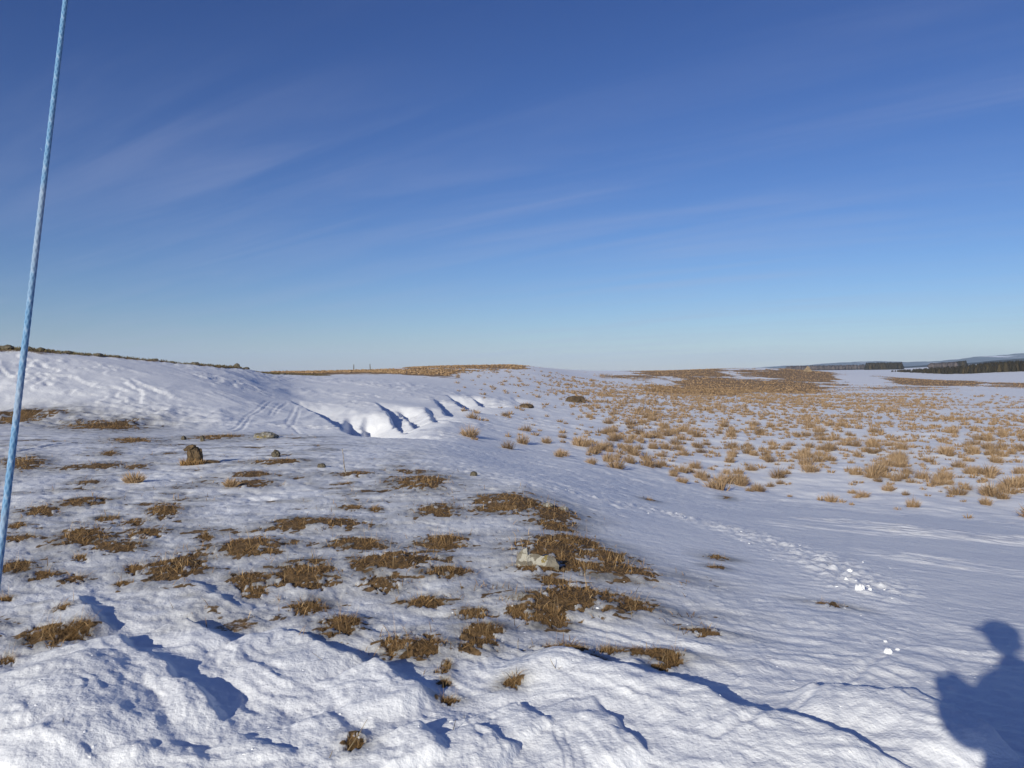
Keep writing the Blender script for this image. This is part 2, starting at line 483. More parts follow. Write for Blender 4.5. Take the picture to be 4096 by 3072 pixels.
# wind streaks on the left hillside
lh = sstep(24.5, 28, RR) * (1 - sstep(62, 80, RR)) * (1 - sstep(0.0, 0.12, AA))
Z += lh * 0.06 * ridged(X * 0.42 + 0.3 * fbm(X * .1, Y * .1, 51, 2), Y * 0.16 + X * 0.12, 52, 3) * sstep(-.2, .6, fbm(X * 0.09, Y * 0.09, 53, 2) + 0.25)
patchy = sstep(-.1, .55, fbm(X * 0.13, Y * 0.13, 55, 3) + .55 * sstep(.55, .95, (RR - 24) / np.maximum(np.interp(AA, [R(-33), R(-15)], [13, 34]), 1)) - .15)
Z += lh * patchy * 0.04 * np.maximum(ridged(U * 0.45 + .5 * fbm(X * .3, Y * .3, 56, 2), V * 1.3, 57, 2) - .4, 0)
ph = V * 0.62 + 0.10 * X + 1.6 * fbm(X * .12, Y * .12, 58, 4, .6) + .5 * fbm(X * .9, Y * .9, 60, 3, .6)
fr = ph - np.floor(ph)
saw = np.where(fr < .14, sstep(0, .14, fr), 1 - (fr - .14) / .86)
Z += lh * 0.075 * saw * sstep(-.25, .6, fbm(X * .14, Y * .14, 59, 3) + .5 * patchy - .1)
rough = lh * (1 - sstep(-0.46, -0.22, AA)) * (1 - sstep(29, 34, RR))
Z += rough * 0.07 * fbm(X * 2.0, Y * 1.6, 54, 3)

def poly_dist(pts, rmin, rmax, width, signed=True):
    """distance to a polyline for the points between rmin and rmax: (index arrays, signed distance, length fraction)"""
    pts = np.array(pts)
    i0, i1 = np.searchsorted(rows, [rmin, rmax])
    sl = slice(max(i0, 0), min(i1 + 1, NR))
    x, y = X[sl], Y[sl]
    best = np.full(x.shape, 1e9); sg = np.zeros(x.shape); tt = np.zeros(x.shape)
    seg = np.linalg.norm(np.diff(pts, axis=0), axis=1); cum = np.concatenate([[0], np.cumsum(seg)])
    for k in range(len(pts) - 1):
        a, b = pts[k], pts[k + 1]
        e = b - a; l2 = (e ** 2).sum()
        t = np.clip(((x - a[0]) * e[0] + (y - a[1]) * e[1]) / l2, 0, 1)
        ex, ey = x - a[0] - t * e[0], y - a[1] - t * e[1]
        d = np.hypot(ex, ey)
        n = np.array([-e[1], e[0]]) / math.sqrt(l2)
        if n @ HEAD < 0: n = -n
        s = np.sign(ex * n[0] + ey * n[1])
        m = d < best
        best = np.where(m, d, best); sg = np.where(m, s, sg); tt = np.where(m, (cum[k] + t * seg[k]) / cum[-1], tt)
    return sl, best * np.where(sg == 0, 1, sg), tt, cum[-1]

def px_line(pts):
    return [ground_at(*p)[0] for p in pts]

SCF = np.zeros_like(Z)
def scarp(pts, drop, lee=0.08, back=0.45, wob=0.028, ends=0.16, seed=0):
    """a low snow edge: rises gently towards the light, breaks off away from it"""
    g = px_line(pts)
    rs = [math.hypot(*p) for p in g]
    sl, s, t, ln = poly_dist(g, min(rs) * 0.75, max(rs) * 1.3, back)
    s = s + wob * fbm(X[sl] * 5.0, Y[sl] * 5.0, 100 + seed, 3)
    end = sstep(0, ends, t) * (1 - sstep(1 - ends, 1, t))
    prof = np.where(s < 0, np.exp(-(s / back) ** 2), np.exp(-(s / lee) ** 2))
    SCF[sl] = np.maximum(SCF[sl], drop * end * prof)

def bowl(pts, depth, wall=0.25, reach=1.6, ends=0.2, seed=0):
    """wind scoop: the ground falls away on the lee side of a line and comes back up further on"""
    g = px_line(pts)
    rs = [math.hypot(*p) for p in g]
    sl, s, t, ln = poly_dist(g, min(rs) * 0.8, max(rs) * 1.25, reach)
    s = s + 0.08 * fbm(X[sl] * 1.2, Y[sl] * 1.2, 300 + seed, 2)
    end = sstep(0, ends, t) * (1 - sstep(1 - ends, 1, t))
    prof = np.where(s > -0.02, sstep(0, wall, s) * np.exp(-(s / reach) ** 2), 0) - 0.04 * np.where(s <= 0, np.exp(-(s / 0.9) ** 2), np.exp(-(s / (wall * .5)) ** 2))
    Z[sl] -= depth * end * prof

SC = [
    ([(2060, 2620), (2320, 2694), (2500, 2760), (2700, 2804), (2950, 2905), (3140, 2950), (3300, 2993), (3560, 3080), (3700, 3140)], 0.115, 0.06, 0.5),
    ([(3100, 2785), (3395, 2817), (3520, 2835), (3650, 2830), (3760, 2880), (3900, 2960), (4100, 3080)], 0.100, 0.035, 0.5),
    ([(2030, 2835), (2100, 2880), (2240, 2950)], 0.060, 0.05, 0.3),
    ([(2330, 2810), (2415, 2917), (2470, 3000), (2600, 3090)], 0.075, 0.06, 0.35),
    ([(1470, 2675), (1576, 2740), (1635, 2795), (1740, 2850)], 0.085, 0.06, 0.35),
    ([(420, 2560), (515, 2658), (610, 2700), (680, 2760), (766, 2807), (850, 2895), (930, 2945)], 0.100, 0.06, 0.4),
    ([(690, 2500), (815, 2550), (910, 2605)], 0.075, 0.05, 0.3),
    ([(1070, 2520), (1220, 2597), (1350, 2644), (1480, 2690)], 0.070, 0.05, 0.4),
    ([(275, 2385), (352, 2475), (430, 2545)], 0.060, 0.05, 0.3),
    ([(460, 2780), (540, 2860), (576, 2910), (560, 2990), (576, 3090)], 0.060, 0.05, 0.35),
    ([(1650, 2950), (1690, 2990), (1770, 3085)], 0.075, 0.06, 0.3),
    ([(1880, 2930), (1990, 3010), (2090, 3035)], 0.055, 0.05, 0.3),
    ([(720, 2330), (860, 2400), (960, 2450)], 0.045, 0.05, 0.3),
    ([(2700, 2570), (2900, 2640), (3110, 2680)], 0.022, 0.05, 0.4),
    ([(2500, 2650), (2600, 2720), (2720, 2790)], 0.030, 0.05, 0.3),
    ([(1000, 2660), (1150, 2760), (1290, 2830)], 0.030, 0.05, 0.25),
    ([(900, 2960), (1050, 3010), (1200, 3060)], 0.035, 0.05, 0.25),
    ([(1250, 2870), (1400, 2950), (1500, 2990)], 0.040, 0.05, 0.25),
    ([(2950, 2990), (3080, 3030), (3200, 3100)], 0.035, 0.05, 0.25),
    ([(650, 2990), (760, 3040), (820, 3100)], 0.035, 0.05, 0.25),
]
for n_, (pts, dr, lee, back) in enumerate(SC):
    scarp(pts, dr * .80, lee * 1.0, back * .8, seed=n_)
# the bright mound at the bottom left: a steep face to the light
scarp([(220, 2640), (285, 2740), (305, 2850), (330, 3000), (350, 3150)], 0.11, 0.40, 0.36, 0.03, 0.25, 40)
scarp([(2080, 2660), (2140, 2700), (2230, 2720)], 0.03, 0.2, 0.14, 0.02, 0.3, 41)

Z += SCF

BW = [
    ([(1110, 1590), (1150, 1606), (1210, 1635), (1270, 1668), (1330, 1700), (1400, 1738)], 0.75, 0.32, 2.0),
    ([(1372, 1648), (1362, 1680), (1374, 1712), (1408, 1742)], 0.75, 0.25, 1.5),
    ([(1440, 1652), (1438, 1688), (1452, 1722), (1486, 1748)], 0.75, 0.25, 1.6),
    ([(1490, 1608), (1530, 1645), (1570, 1678), (1615, 1704)], 0.75, 0.24, 1.3),
    ([(1575, 1622), (1612, 1650), (1655, 1682)], 0.70, 0.24, 1.3),
    ([(1690, 1625), (1705, 1650), (1735, 1680)], 0.45, 0.30, 1.2),
    ([(1728, 1598), (1752, 1625), (1785, 1660)], 0.55, 0.25, 1.3),
    ([(1780, 1582), (1805, 1603), (1835, 1625), (1880, 1645)], 1.0, 0.24, 2.2),
    ([(1858, 1586), (1890, 1600), (1930, 1618)], 0.75, 0.24, 1.6),
    ([(2035, 1590), (2060, 1605), (2088, 1622)], 0.40, 0.25, 1.5),
]
for n_, (pts, dp, wl, rc) in enumerate(BW):
    bowl(pts, dp * .85, wl * 1.6, rc, seed=n_)

# two-line tracks on the left drift, and a shallow diagonal groove near the camera
def groove(pts, depth, w, rim=0.4):
    g = px_line(pts)
    rs = [math.hypot(*p) for p in g]
    sl, s, t, ln = poly_dist(g, min(rs) * 0.9, max(rs) * 1.1, w)
    Z[sl] += -depth * np.exp(-(s / w) ** 2) + rim * depth * np.exp(-((np.abs(s) - 2 * w) / w) ** 2)
for pts in ([(1070, 1605), (1030, 1640), (985, 1662), (955, 1700), (918, 1712)], [(1085, 1608), (1050, 1645), (1000, 1664), (975, 1705), (940, 1716)],
            [(1118, 1618), (1098, 1640), (1078, 1662)], [(1150, 1615), (1120, 1640), (1098, 1662)],
            [(1180, 1635), (1165, 1665), (1145, 1690), (1175, 1705), (1250, 1738)], [(1198, 1645), (1190, 1670), (1172, 1700)]):
    groove(pts, 0.022, 0.045, 0.2)
groove([(2860, 3010), (3050, 2930), (3250, 2830), (3530, 2635)], 0.008, 0.02, 0.6)
groove([(80, 1820), (180, 1800), (270, 1780)], 0.03, 0.06, 0.5)

# trodden strip of broken snow that runs down the right hand slope
STRIP = [(1750, 1850), (1950, 1900), (2200, 1950), (2400, 2000), (2600, 2045), (2800, 2090), (2950, 2130), (3100, 2180), (3250, 2235), (3390, 2300), (3480, 2370), (3620, 2430), (3720, 2470)]
g_strip = px_line(STRIP)
sl, s, t, ln = poly_dist(g_strip, 4.5, 26, 0.5)
sw = 0.17 + 0.24 * sstep(0.25, 0.6, t) - 0.05 * sstep(0.85, 1, t)
sm = np.exp(-(s / sw) ** 2) * sstep(0, 0.12, t) * (1 - sstep(0.9, 1.0, t)) * (0.35 + 0.65 * sstep(0.2, 0.5, t))
lump = np.maximum(fbm(X[sl] * 7.0, Y[sl] * 7.0, 61, 2), -0.1) + 0.5 * np.maximum(fbm(X[sl] * 16.0, Y[sl] * 16.0, 62, 2), 0)
Z[sl] += sm * (0.036 * lump + 0.012)

# ------------------------------------------------------------------ where the snow has thawed: turf masks
TURF = np.zeros_like(Z); THIN = np.zeros_like(Z)
ADDZ = np.zeros_like(Z)
# cx, cy, w, h in the photograph (4096 wide); tall = blade length in m; dens = blade density factor
P = [
    ('mat', 702, 2261, 215, 95, .085, 1.0, 'thick olive brown grass mat left of the middle, humped with a dark right end'),
    ('mat', 540, 2272, 75, 40, .07, .8, 'small brown grass knot just left of the humped olive mat'),
    ('mat', 1005, 2185, 270, 68, .085, 1.0, 'wide dome of brown grass with a dark tail to its right, above two bigger mats'),
    ('mat', 1215, 2298, 230, 100, .085, 1.0, 'long dark brown grass mat in the centre left with a few pale stalks'),
    ('mat', 1000, 2318, 150, 60, .07, .9, 'light brown grass strip joined to the lower left of the long dark mat'),
    ('mat', 1020, 2368, 95, 42, .06, .7, 'small tan grass knob under a cap of snow below the light brown strip'),
    ('mat', 1260, 2096, 330, 46, .07, 1.0, 'long thin band of brown grass stretching level across the left centre'),
    ('mat', 330, 2140, 190, 68, .10, .8, 'straggly upright brown grass with tall stems on the left slope'),
    ('mat', 470, 2182, 170, 52, .06, .5, 'sparse brownish thaw patch trailing right from the straggly left grass'),
    ('mat', 335, 2003, 150, 32, .06, .8, 'narrow dark turf strip beside the rope, upper one of two'),
    ('mat', 165, 2040, 135, 40, .06, .8, 'narrow dark turf strip beside the rope, lower one of two'),
    ('mat', 655, 2035, 110, 62, .08, .9, 'slanting streak of straw coloured grass beside a white snow patch'),
    ('mat', 530, 2085, 95, 24, .05, .7, None),
    ('mat', 585, 2130, 135, 38, .06, .8, 'small dark brown turf hump above the wide humped olive mat'),
    ('mat', 425, 2070, 75, 20, .05, .6, None),
    ('mat', 60, 2262, 125, 44, .06, .9, 'brown grass patch touching the left edge below the rope end'),
    ('mat', 180, 2297, 120, 38, .06, .4, None),
    ('mat', 300, 2310, 90, 38, .06, .4, None),
    ('mat', 490, 2333, 55, 20, .05, .6, None),
    ('mat', 200, 2540, 180, 78, .08, .8, 'ragged brown grass hollow at the lower left with dry bent stalks'),
    ('mat', 310, 2535, 110, 52, .10, .5, 'thin sprig patch of straw stalks right of the lower left hollow'),
    ('mat', 1240, 2422, 130, 58, .08, .8, 'tan grass clump at the lip of a dark blue hollow in the lower centre'),
    ('mat', 1365, 2502, 140, 80, .08, .9, 'dull brown grass patch right of the tan clump, above a long blue shadow'),
    ('mat', 1010, 1930, 130, 32, .05, .4, None),
    ('mat', 820, 2145, 52, 36, .05, .8, None),
    ('mat', 350, 1925, 100, 18, .04, .4, None),
    ('mat', 65, 2100, 75, 20, .05, .7, None),
    ('mat', 80, 2150, 150, 28, .05, .5, None),
    ('mat', 255, 2450, 62, 26, .05, .5, None),
    ('mat', 320, 2228, 50, 26, .05, .6, None),
    ('mat', 410, 1706, 260, 34, .10, .9, 'long brown turf bank at the foot of the left drift'),
    ('mat', 130, 1662, 240, 34, .10, .9, 'brown turf bank reaching the left edge behind the rope'),
    ('mat', 70, 1692, 150, 26, .08, .7, 'lower brown turf ledge behind the rope under the turf bank'),
    ('mat', 530, 1760, 150, 24, .07, .9, 'short dark turf bar on snow, below the long brown bank'),
    ('mat', 95, 1855, 140, 42, .07, .9, 'dark brown turf patch just right of the rope at mid height'),
    ('mat', 870, 1738, 180, 18, .06, .8, 'thin slanting turf line between small dark stones'),
    ('mat', 1100, 1848, 185, 16, .06, .9, 'thin level line of orange brown turf near the dark stones'),
    ('mat', 1010, 1893, 150, 20, .05, .5, None),
    ('mat', 360, 1868, 250, 18, .05, .25, None),
    ('mat', 540, 1863, 90, 16, .05, .35, None),
    ('mat', 440, 1818, 62, 20, .06, .5, None),
    ('mat', 1690, 1922, 185, 66, .07, 1.0, 'brown grass patch with a dark upper edge, farthest of the big centre mats'),
    ('mat', 2040, 2005, 235, 72, .07, 1.1, 'bright brown grass mat in the centre with a bare scrap at its right'),
    ('mat', 2210, 2050, 160, 74, .07, .9, 'broken brown grass patch scattered with grey scraps right of the bright mat'),
    ('mat', 2215, 2102, 125, 38, .06, 1.0, 'small brown grass point just below the broken patch'),
    ('mat', 1750, 2042, 150, 46, .06, .9, 'dark tipped brown grass mat in the centre, left of the bright mat'),
    ('mat', 1960, 2042, 170, 16, .05, .5, None),
    ('mat', 1410, 2028, 72, 20, .05, .8, None),
    ('mat', 1500, 2032, 45, 22, .05, .8, None),
    ('mat', 1780, 2163, 165, 58, .07, 1.1, 'compact oval brown grass mat alone in the centre'),
    ('mat', 1425, 2172, 195, 48, .07, 1.0, 'flat brown grass mat above the largest centre left mat'),
    ('mat', 1570, 2245, 300, 74, .08, 1.1, 'large dark brown grass mat in the centre with mossy top'),
    ('mat', 1790, 2284, 150, 44, .07, .8, 'brown grass spill at the right end of the large centre mat'),
    ('mat', 1520, 2328, 150, 58, .05, .4, 'dim thawed turf under thin snow below the large centre mat'),
    ('mat', 1710, 2402, 150, 48, .07, .9, 'small dark brown grass mat low in the centre'),
    ('mat', 1890, 2452, 120, 42, .05, .5, None),
    ('mat', 2200, 2192, 260, 84, .08, 1.1, 'mossy dark grass mound directly behind the lichened stone'),
    ('mat', 2290, 2262, 120, 58, .08, 1.1, 'mossy grass cushion against the right end of the lichened stone'),
    ('mat', 2150, 2275, 190, 34, .06, 1.1, 'tan grass fringe along the foot of the lichened stone'),
    ('mat', 2290, 2166, 195, 46, .08, 1.0, 'reddish brown grass mat behind the mossy mound'),
    ('mat', 2420, 2222, 170, 46, .07, 1.0, 'reddish brown grass patch right of the mossy mound'),
    ('mat', 2480, 2290, 290, 66, .08, 1.1, 'long slanting brown grass tongue right of the lichened stone'),
    ('mat', 2222, 2328, 125, 36, .06, 1.0, 'narrow brown grass finger in the snow below the lichened stone'),
    ('mat', 2310, 2398, 420, 96, .085, 1.2, 'largest brown grass mat of all, lower centre right, with shaggy humps'),
    ('mat', 2190, 2465, 160, 66, .07, .8, 'dark ragged edge of grass below the left end of the largest mat'),
    ('mat', 2530, 2425, 150, 54, .07, .7, 'thin brown grass rim at the right end of the largest mat'),
    ('mat', 2070, 2452, 78, 44, .06, .9, 'small brown grass button left of the largest mat'),
    ('mat', 1660, 2580, 205, 84, .08, .9, 'orange brown grass patch with dark pits at the lower centre'),
    ('mat', 1935, 2522, 150, 48, .07, .6, None),
    ('mat', 1930, 2577, 150, 56, .07, .5, 'grey green thawed grass with stalks between blue shadows, lower centre'),
    ('mat', 2260, 2597, 190, 46, .07, .8, 'tan grass strip on a snow edge at the lower centre right'),
    ('mat', 2380, 2645, 80, 38, .06, .7, None),
    ('mat', 2440, 2605, 90, 36, .06, .9, 'dark grass tuft at the left end of a golden grass edge'),
    ('mat', 2590, 2622, 240, 28, .06, .9, 'golden grass edge running level at the lower right'),
    ('mat', 2680, 2642, 85, 46, .06, .9, 'golden grass knot closing the right end of the golden edge'),
    ('mat', 2640, 2676, 82, 26, .05, .7, None),
    ('mat', 1790, 2656, 32, 38, .04, .7, None),
    ('mat', 1770, 2692, 52, 28, .04, .7, None),
    ('mat', 1780, 2736, 34, 30, .04, .7, None),
    ('mat', 2050, 2752, 66, 38, .04, .8, 'dark thawed pit in bright snow at the bottom centre'),
    ('mat', 1800, 2806, 66, 30, .05, .8, None),
    ('mat', 1420, 3000, 72, 56, .06, .5, None),
    ('mat', 2870, 2228, 78, 20, .04, .3, None),
    ('mat', 2860, 2268, 60, 14, .04, .25, None),
    ('mat', 3310, 2418, 130, 18, .04, .25, None),
    ('mat', 2810, 2532, 170, 34, .05, .35, 'pale washed out grass on thin snow at the lower right'),
    ('mat', 2910, 1995, 36, 12, .05, .5, None),
    ('mat', 2600, 2000, 40, 10, .05, .5, None),
    ('mat', 1650, 1880, 120, 14, .05, .35, None),
    ('mat', 1420, 1890, 140, 20, .06, .35, None),
    ('mat', 1380, 1930, 60, 12, .05, .35, None),
    ('mat', 20, 2390, 50, 20, .05, .5, None),
    ('mat', 30, 2640, 60, 40, .06, .5, None),
]
PATCH = []
for (kind, cx, cy, w, h, tall, dens, lab) in P:
    c, r, az = ground_at(cx, cy)
    grow = tall * 0.12 * FPX * 4 / r
    _, r_near, _ = ground_at(cx, cy + h / 2)
    _, r_far, _ = ground_at(cx, max(cy - h / 2 + grow, cy - h * 0.2))
    da = (w / 2) / (FPX * 4) * math.cos(az) ** 2 * 1.12
    l0, l1 = math.log(r_near), math.log(max(r_far, r_near * 1.01))
    lc, dl = (l0 + l1) / 2, (l1 - l0) / 2 * 1.5
    PATCH.append((az, lc, da, dl, tall, dens, lab, r))
LRR = np.log(RR)
def patch_mask(x, y, az, lr, p, seed):
    a0, lc, da, dl = p[:4]
    u = (az - a0) / da; w = (lr - lc) / dl
    d2 = u * u + w * w
    r = math.exp(lc)
    sc = 1.25 / (da * r)
    n = fbm(x * sc, y * sc, 500 + seed, 4, 0.65)
    n2 = fbm(x * sc * 3.1, y * sc * 3.1, 560 + seed, 3, 0.7)
    return 1.05 - d2 + 0.85 * n + 0.55 * n2, d2
for n_, p in enumerate(PATCH):
    a0, lc, da, dl = p[:4]
    i0, i1 = np.searchsorted(rows, [math.exp(lc - 3.6 * dl), math.exp(lc + 3.6 * dl)])
    j0, j1 = np.searchsorted(fine, [a0 - 3.4 * da, a0 + 3.4 * da])
    if j1 <= j0 or i1 <= i0: continue
    q = (slice(i0, i1 + 1), slice(j0, j1 + 1))
    m, d2 = patch_mask(X[q], Y[q], AA[q], LRR[q], p, n_)
    TURF[q] = np.maximum(TURF[q], sstep(0.0, 0.55, m) * min(1.0, 0.62 + 0.45 * p[5]))
    uu = (AA[q] - a0) / da; ww = (LRR[q] - lc) / dl
    hal = np.exp(-((uu / 2.1) ** 2 + (ww / 1.7) ** 2)) * np.clip(1.15 + 0.7 * fbm(X[q] * 2.2, Y[q] * 3.0, 700 + n_, 3), 0, 1.6)
    THIN[q] = np.maximum(THIN[q], np.clip(hal, 0, 1) * (0.95 if p[5] > .45 else 0.85))
    hump = 0.055 * min(1.0, p[2] * p[7] / .3) * np.exp(-d2 * 0.8)
    ADDZ[q] = np.maximum(ADDZ[q], hump)
    Z[q] -= 0.014 * sstep(0.0, 0.4, m)
Z += ADDZ
TURF_N = TURF.copy()
# general thin snow and speckles of turf over the left slope
gen = fbm(X * 0.9, Y * 1.3, 71, 4, 0.6)
reg = sstep(3.5, 5.5, RR) * (1 - sstep(20, 27, RR)) * (1 - sstep(-0.16, 0.06, AA + 0.01 * (RR - 7)))
THIN = np.maximum(THIN, reg * sstep(-0.45, 0.8, gen + .3 * fbm(X * 4, Y * 5, 73, 3)) * 0.75)
TURF = np.maximum(TURF, reg * sstep(0.62, 1.1, gen + 0.35 * fbm(X * 6, Y * 6, 72, 3)) * 0.85)
fleck = fbm(X * 7, Y * 9, 74, 3, .6)
TURF = np.maximum(TURF, sstep(0.50, 1.0, THIN * .75 + .55 * fleck) * .8 * (RR < 30))
# distant turf: bearing range (1024 px), distance range, strength, noise scale
FAR = np.zeros_like(Z)
def far_turf(x0, x1, r0, r1, amt, sx, sy, seed, soft=0.3, thr=0.0):
    a0, a1 = math.atan((x0 - 512) / FPX), math.atan((x1 - 512) / FPX)
    da = (a1 - a0) * soft; dr = math.log(r1 / r0) * soft
    m = sstep(a0 - da, a0 + da, AA) * (1 - sstep(a1 - da, a1 + da, AA)) * sstep(math.log(r0) - dr, math.log(r0) + dr, LRR) * (1 - sstep(math.log(r1) - dr, math.log(r1) + dr, LRR))
    n = fbm(X * sx * 2.2, Y * sy * 1.6, seed, 5, 0.7)
    FAR[...] = np.maximum(FAR, np.clip(m * 1.5 + (amt - .9) + 0.95 * n * (1.3 - m) - .35, 0, 1) * (m > .02))
far_turf(636, 732, 180, 420, 0.95, .03, .05, 81)
far_turf(670, 832, 122, 192, 0.78, .03, .06, 82, .2)
far_turf(640, 760, 104, 140, 0.5, .05, .07, 83, .3)
far_turf(775, 838, 185, 330, 0.75, .04, .05, 84, .2)
far_turf(730, 800, 200, 250, 0.45, .03, .10, 93, .2)
far_turf(884, 985, 205, 285, 0.80, .02, .05, 85, .2)
far_turf(800, 980, 140, 200, 0.22, .03, .07, 86, .25)
far_turf(980, 1060, 190, 260, 0.42, .03, .09, 87, .2)
far_turf(282, 462, 92, 128, 0.9, .04, .06, 88, .2)
far_turf(405, 530, 126, 215, 0.85, .05, .05, 89, .12)
far_turf(590, 660, 150, 190, 0.30, .05, .08, 94, .2)
# the bare crest of the left hill
CR = [44.0, 43.0, 43.8, 45.6, 51.8, 74.5]
crest_r = np.interp(AA, [R(-60), R(-33), R(-29), R(-24.6), R(-20), R(-15)], CR)
wide = np.interp(AA, [R(-60), R(-33), R(-31), R(-28), R(-24), R(-15)], [1.6, 1.6, 2.2, 1.1, 0.8, 0.8])
cn = fbm(X * .25, Y * .25, 91, 4, .6)
crest = sstep(-.7, .7, RR - (crest_r - wide) + .5 * cn) * (1 - sstep(R(-14), R(-12), AA)) * (1 - sstep(150, 260, RR)) * (RR > 28) * sstep(R(-64), R(-56), AA)
FAR = np.maximum(FAR, crest * np.clip(0.9 + 0.5 * cn, 0, 1))
CREST = crest
TURF = np.maximum(TURF, FAR)
Z += 0.05 * sstep(.35, .7, FAR) * (RR < 400)

vs = np.stack([X, Y, Z], -1).reshape(-1, 3)
ctr = len(vs)
vs = np.concatenate([vs, [[0, 0, float(Z[0].mean())]]])
I = np.arange(NR * NA).reshape(NR, NA)
In = np.roll(I, -1, axis=1)
quads = np.stack([I[:-1], I[1:], In[1:], In[:-1]], -1).reshape(-1, 4)
fan = np.stack([np.full(NA, ctr), I[0], In[0]], -1)
me = np_mesh('snow_ground', vs, [quads, fan], smooth=True)
for nm, arr in (('turf', TURF), ('thin', THIN), ('faraway', sstep(25, 60, RR) * (1 - 0.75 * CREST))):
    a = me.attributes.new(nm, 'FLOAT', 'POINT')
    a.data.foreach_set('value', np.concatenate([arr.ravel(), [0.0]]).astype(np.float32))
ground = link('snow_ground', me, M_SNOW)
tag(ground, 'wind crusted snow sheet over a moorland slope and valley floor', kind='structure')

NFINE = len(fine)
def zat(x, y, arr=None):
    """height (or a mask) of the finished sheet, inside the finely meshed sector"""
    arr = Z if arr is None else arr
    x = np.asarray(x, float); y = np.asarray(y, float)
    r = np.hypot(x, y); az = np.arctan2(x, y)
    i = np.clip(np.searchsorted(rows, r) - 1, 0, NR - 2)
    t = np.clip((r - rows[i]) / (rows[i + 1] - rows[i]), 0, 1)
    fj = np.clip((az - fine[0]) / (fine[1] - fine[0]), 0, NFINE - 1.001)
    j = np.floor(fj).astype(int); u = fj - j
    return (arr[i, j] * (1 - u) + arr[i, j + 1] * u) * (1 - t) + (arr[i + 1, j] * (1 - u) + arr[i + 1, j + 1] * u) * t

# ------------------------------------------------------------------ far hills
def hill(name, label, pts, dist, depth, base_z_, mat, seed):
    """pts: (1024 px, crest px) of the skyline; built as a real ridge with slopes front and back"""
    xs = np.linspace(pts[0][0], pts[-1][0], 260)
    vs_ = np.interp(xs, [p[0] for p in pts], [p[1] for p in pts])
    az = np.arctan((xs - 512) / FPX)
    zc_ = np.array([CAMZ + dist * slope_of(v) for v in vs_])
    ts = np.linspace(-1, 1, 41)
    A, T = np.meshgrid(az, ts, indexing='ij')
    D = dist + T * depth
    XX = D * np.tan(A); YY = D
    prof = np.cos(T * math.pi / 2) ** 1.3
    ZZ = base_z_ + (zc_[:, None] - base_z_) * prof + 0.06 * np.abs(zc_[:, None] - base_z_) * fbm(XX * .004, YY * .004, seed, 4) * prof
    n, m = A.shape
    I_ = np.arange(n * m).reshape(n, m)
    q = np.stack([I_[:-1, :-1], I_[1:, :-1], I_[1:, 1:], I_[:-1, 1:]], -1).reshape(-1, 4)
    me_ = np_mesh(name, np.stack([XX, YY, ZZ], -1).reshape(-1, 3), [q], smooth=True)
    return tag(link(name, me_, mat), label, kind='structure')

mh, t_, b_ = new_mat('far_hill')
g_ = node(t_, 'ShaderNodeNewGeometry').outputs['Position']
mpn = node(t_, 'ShaderNodeMapping', Scale=(0.0016, 0.0016, 0.02))
t_.links.new(g_, mpn.inputs[0])
hc = mix_rgb(t_, maprange(t_, noise_node(t_, mpn.outputs[0], 1.0, 5, .6), .56, .66), (0.045, 0.055, 0.06), (0.75, 0.76, 0.8))
t_.links.new(hc, b_.inputs['Base Color'])
b_.inputs['Roughness'].default_value = 0.9
b_.inputs['Specular IOR Level'].default_value = 0.0
hill('hill', 'long low blue hill line on the far horizon', [(560, 374), (610, 372.6), (680, 371.6), (740, 369.0), (785, 365.9), (815, 364.4), (850, 362.6), (880, 361.2), (905, 362.2), (940, 361.2), (975, 357.0), (1024, 354.2), (1120, 352), (1300, 356), (1500, 362)], 6500, 1100, -60, mh, 5)
hill('hill', 'pale hill shoulder rising behind the plantation', [(875, 371.5), (900, 367.2), (925, 365.2), (960, 363.4), (1000, 360.2), (1024, 358.6), (1100, 356), (1250, 357), (1400, 362)], 2600, 600, -15, mh, 9)

# ------------------------------------------------------------------ blades
def blades(root, hgt, az, lean, width, tint, bend=0.5, face=None):
    """tapered two-segment blades; returns vertices, faces, tint"""
    n = len(root)
    d = np.stack([np.cos(az), np.sin(az), np.zeros(n)], -1)
    up = np.array([0, 0, 1.0])
    fa = az + math.pi / 2 if face is None else face
    side = np.stack([np.cos(fa), np.sin(fa), np.zeros(n)], -1)
    l1, l2 = lean[:, None], np.clip(lean * (1 + bend), 0, 1.7)[:, None]
    h = hgt[:, None]
    mid = root + 0.55 * h * (np.cos(l1) * up + np.sin(l1) * d)
    tip = mid + 0.45 * h * (np.cos(l2) * up + np.sin(l2) * d)
    w = width[:, None] / 2
    v = np.stack([root - side * w, root + side * w, mid + side * w * .75, mid - side * w * .75, tip], 1)
    b = np.arange(n)[:, None] * 5
    q = b + np.array([0, 1, 2, 3]); t3 = b + np.array([3, 2, 4])
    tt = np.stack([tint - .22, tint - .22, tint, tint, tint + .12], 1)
    return v.reshape(-1, 3), q, t3, np.clip(tt.ravel(), 0, 1)

def blade_mesh(name, *args, **kw):
    v, q, t3, tt = blades(*args, **kw)
    return np_mesh(name, v, [q, t3], tt)

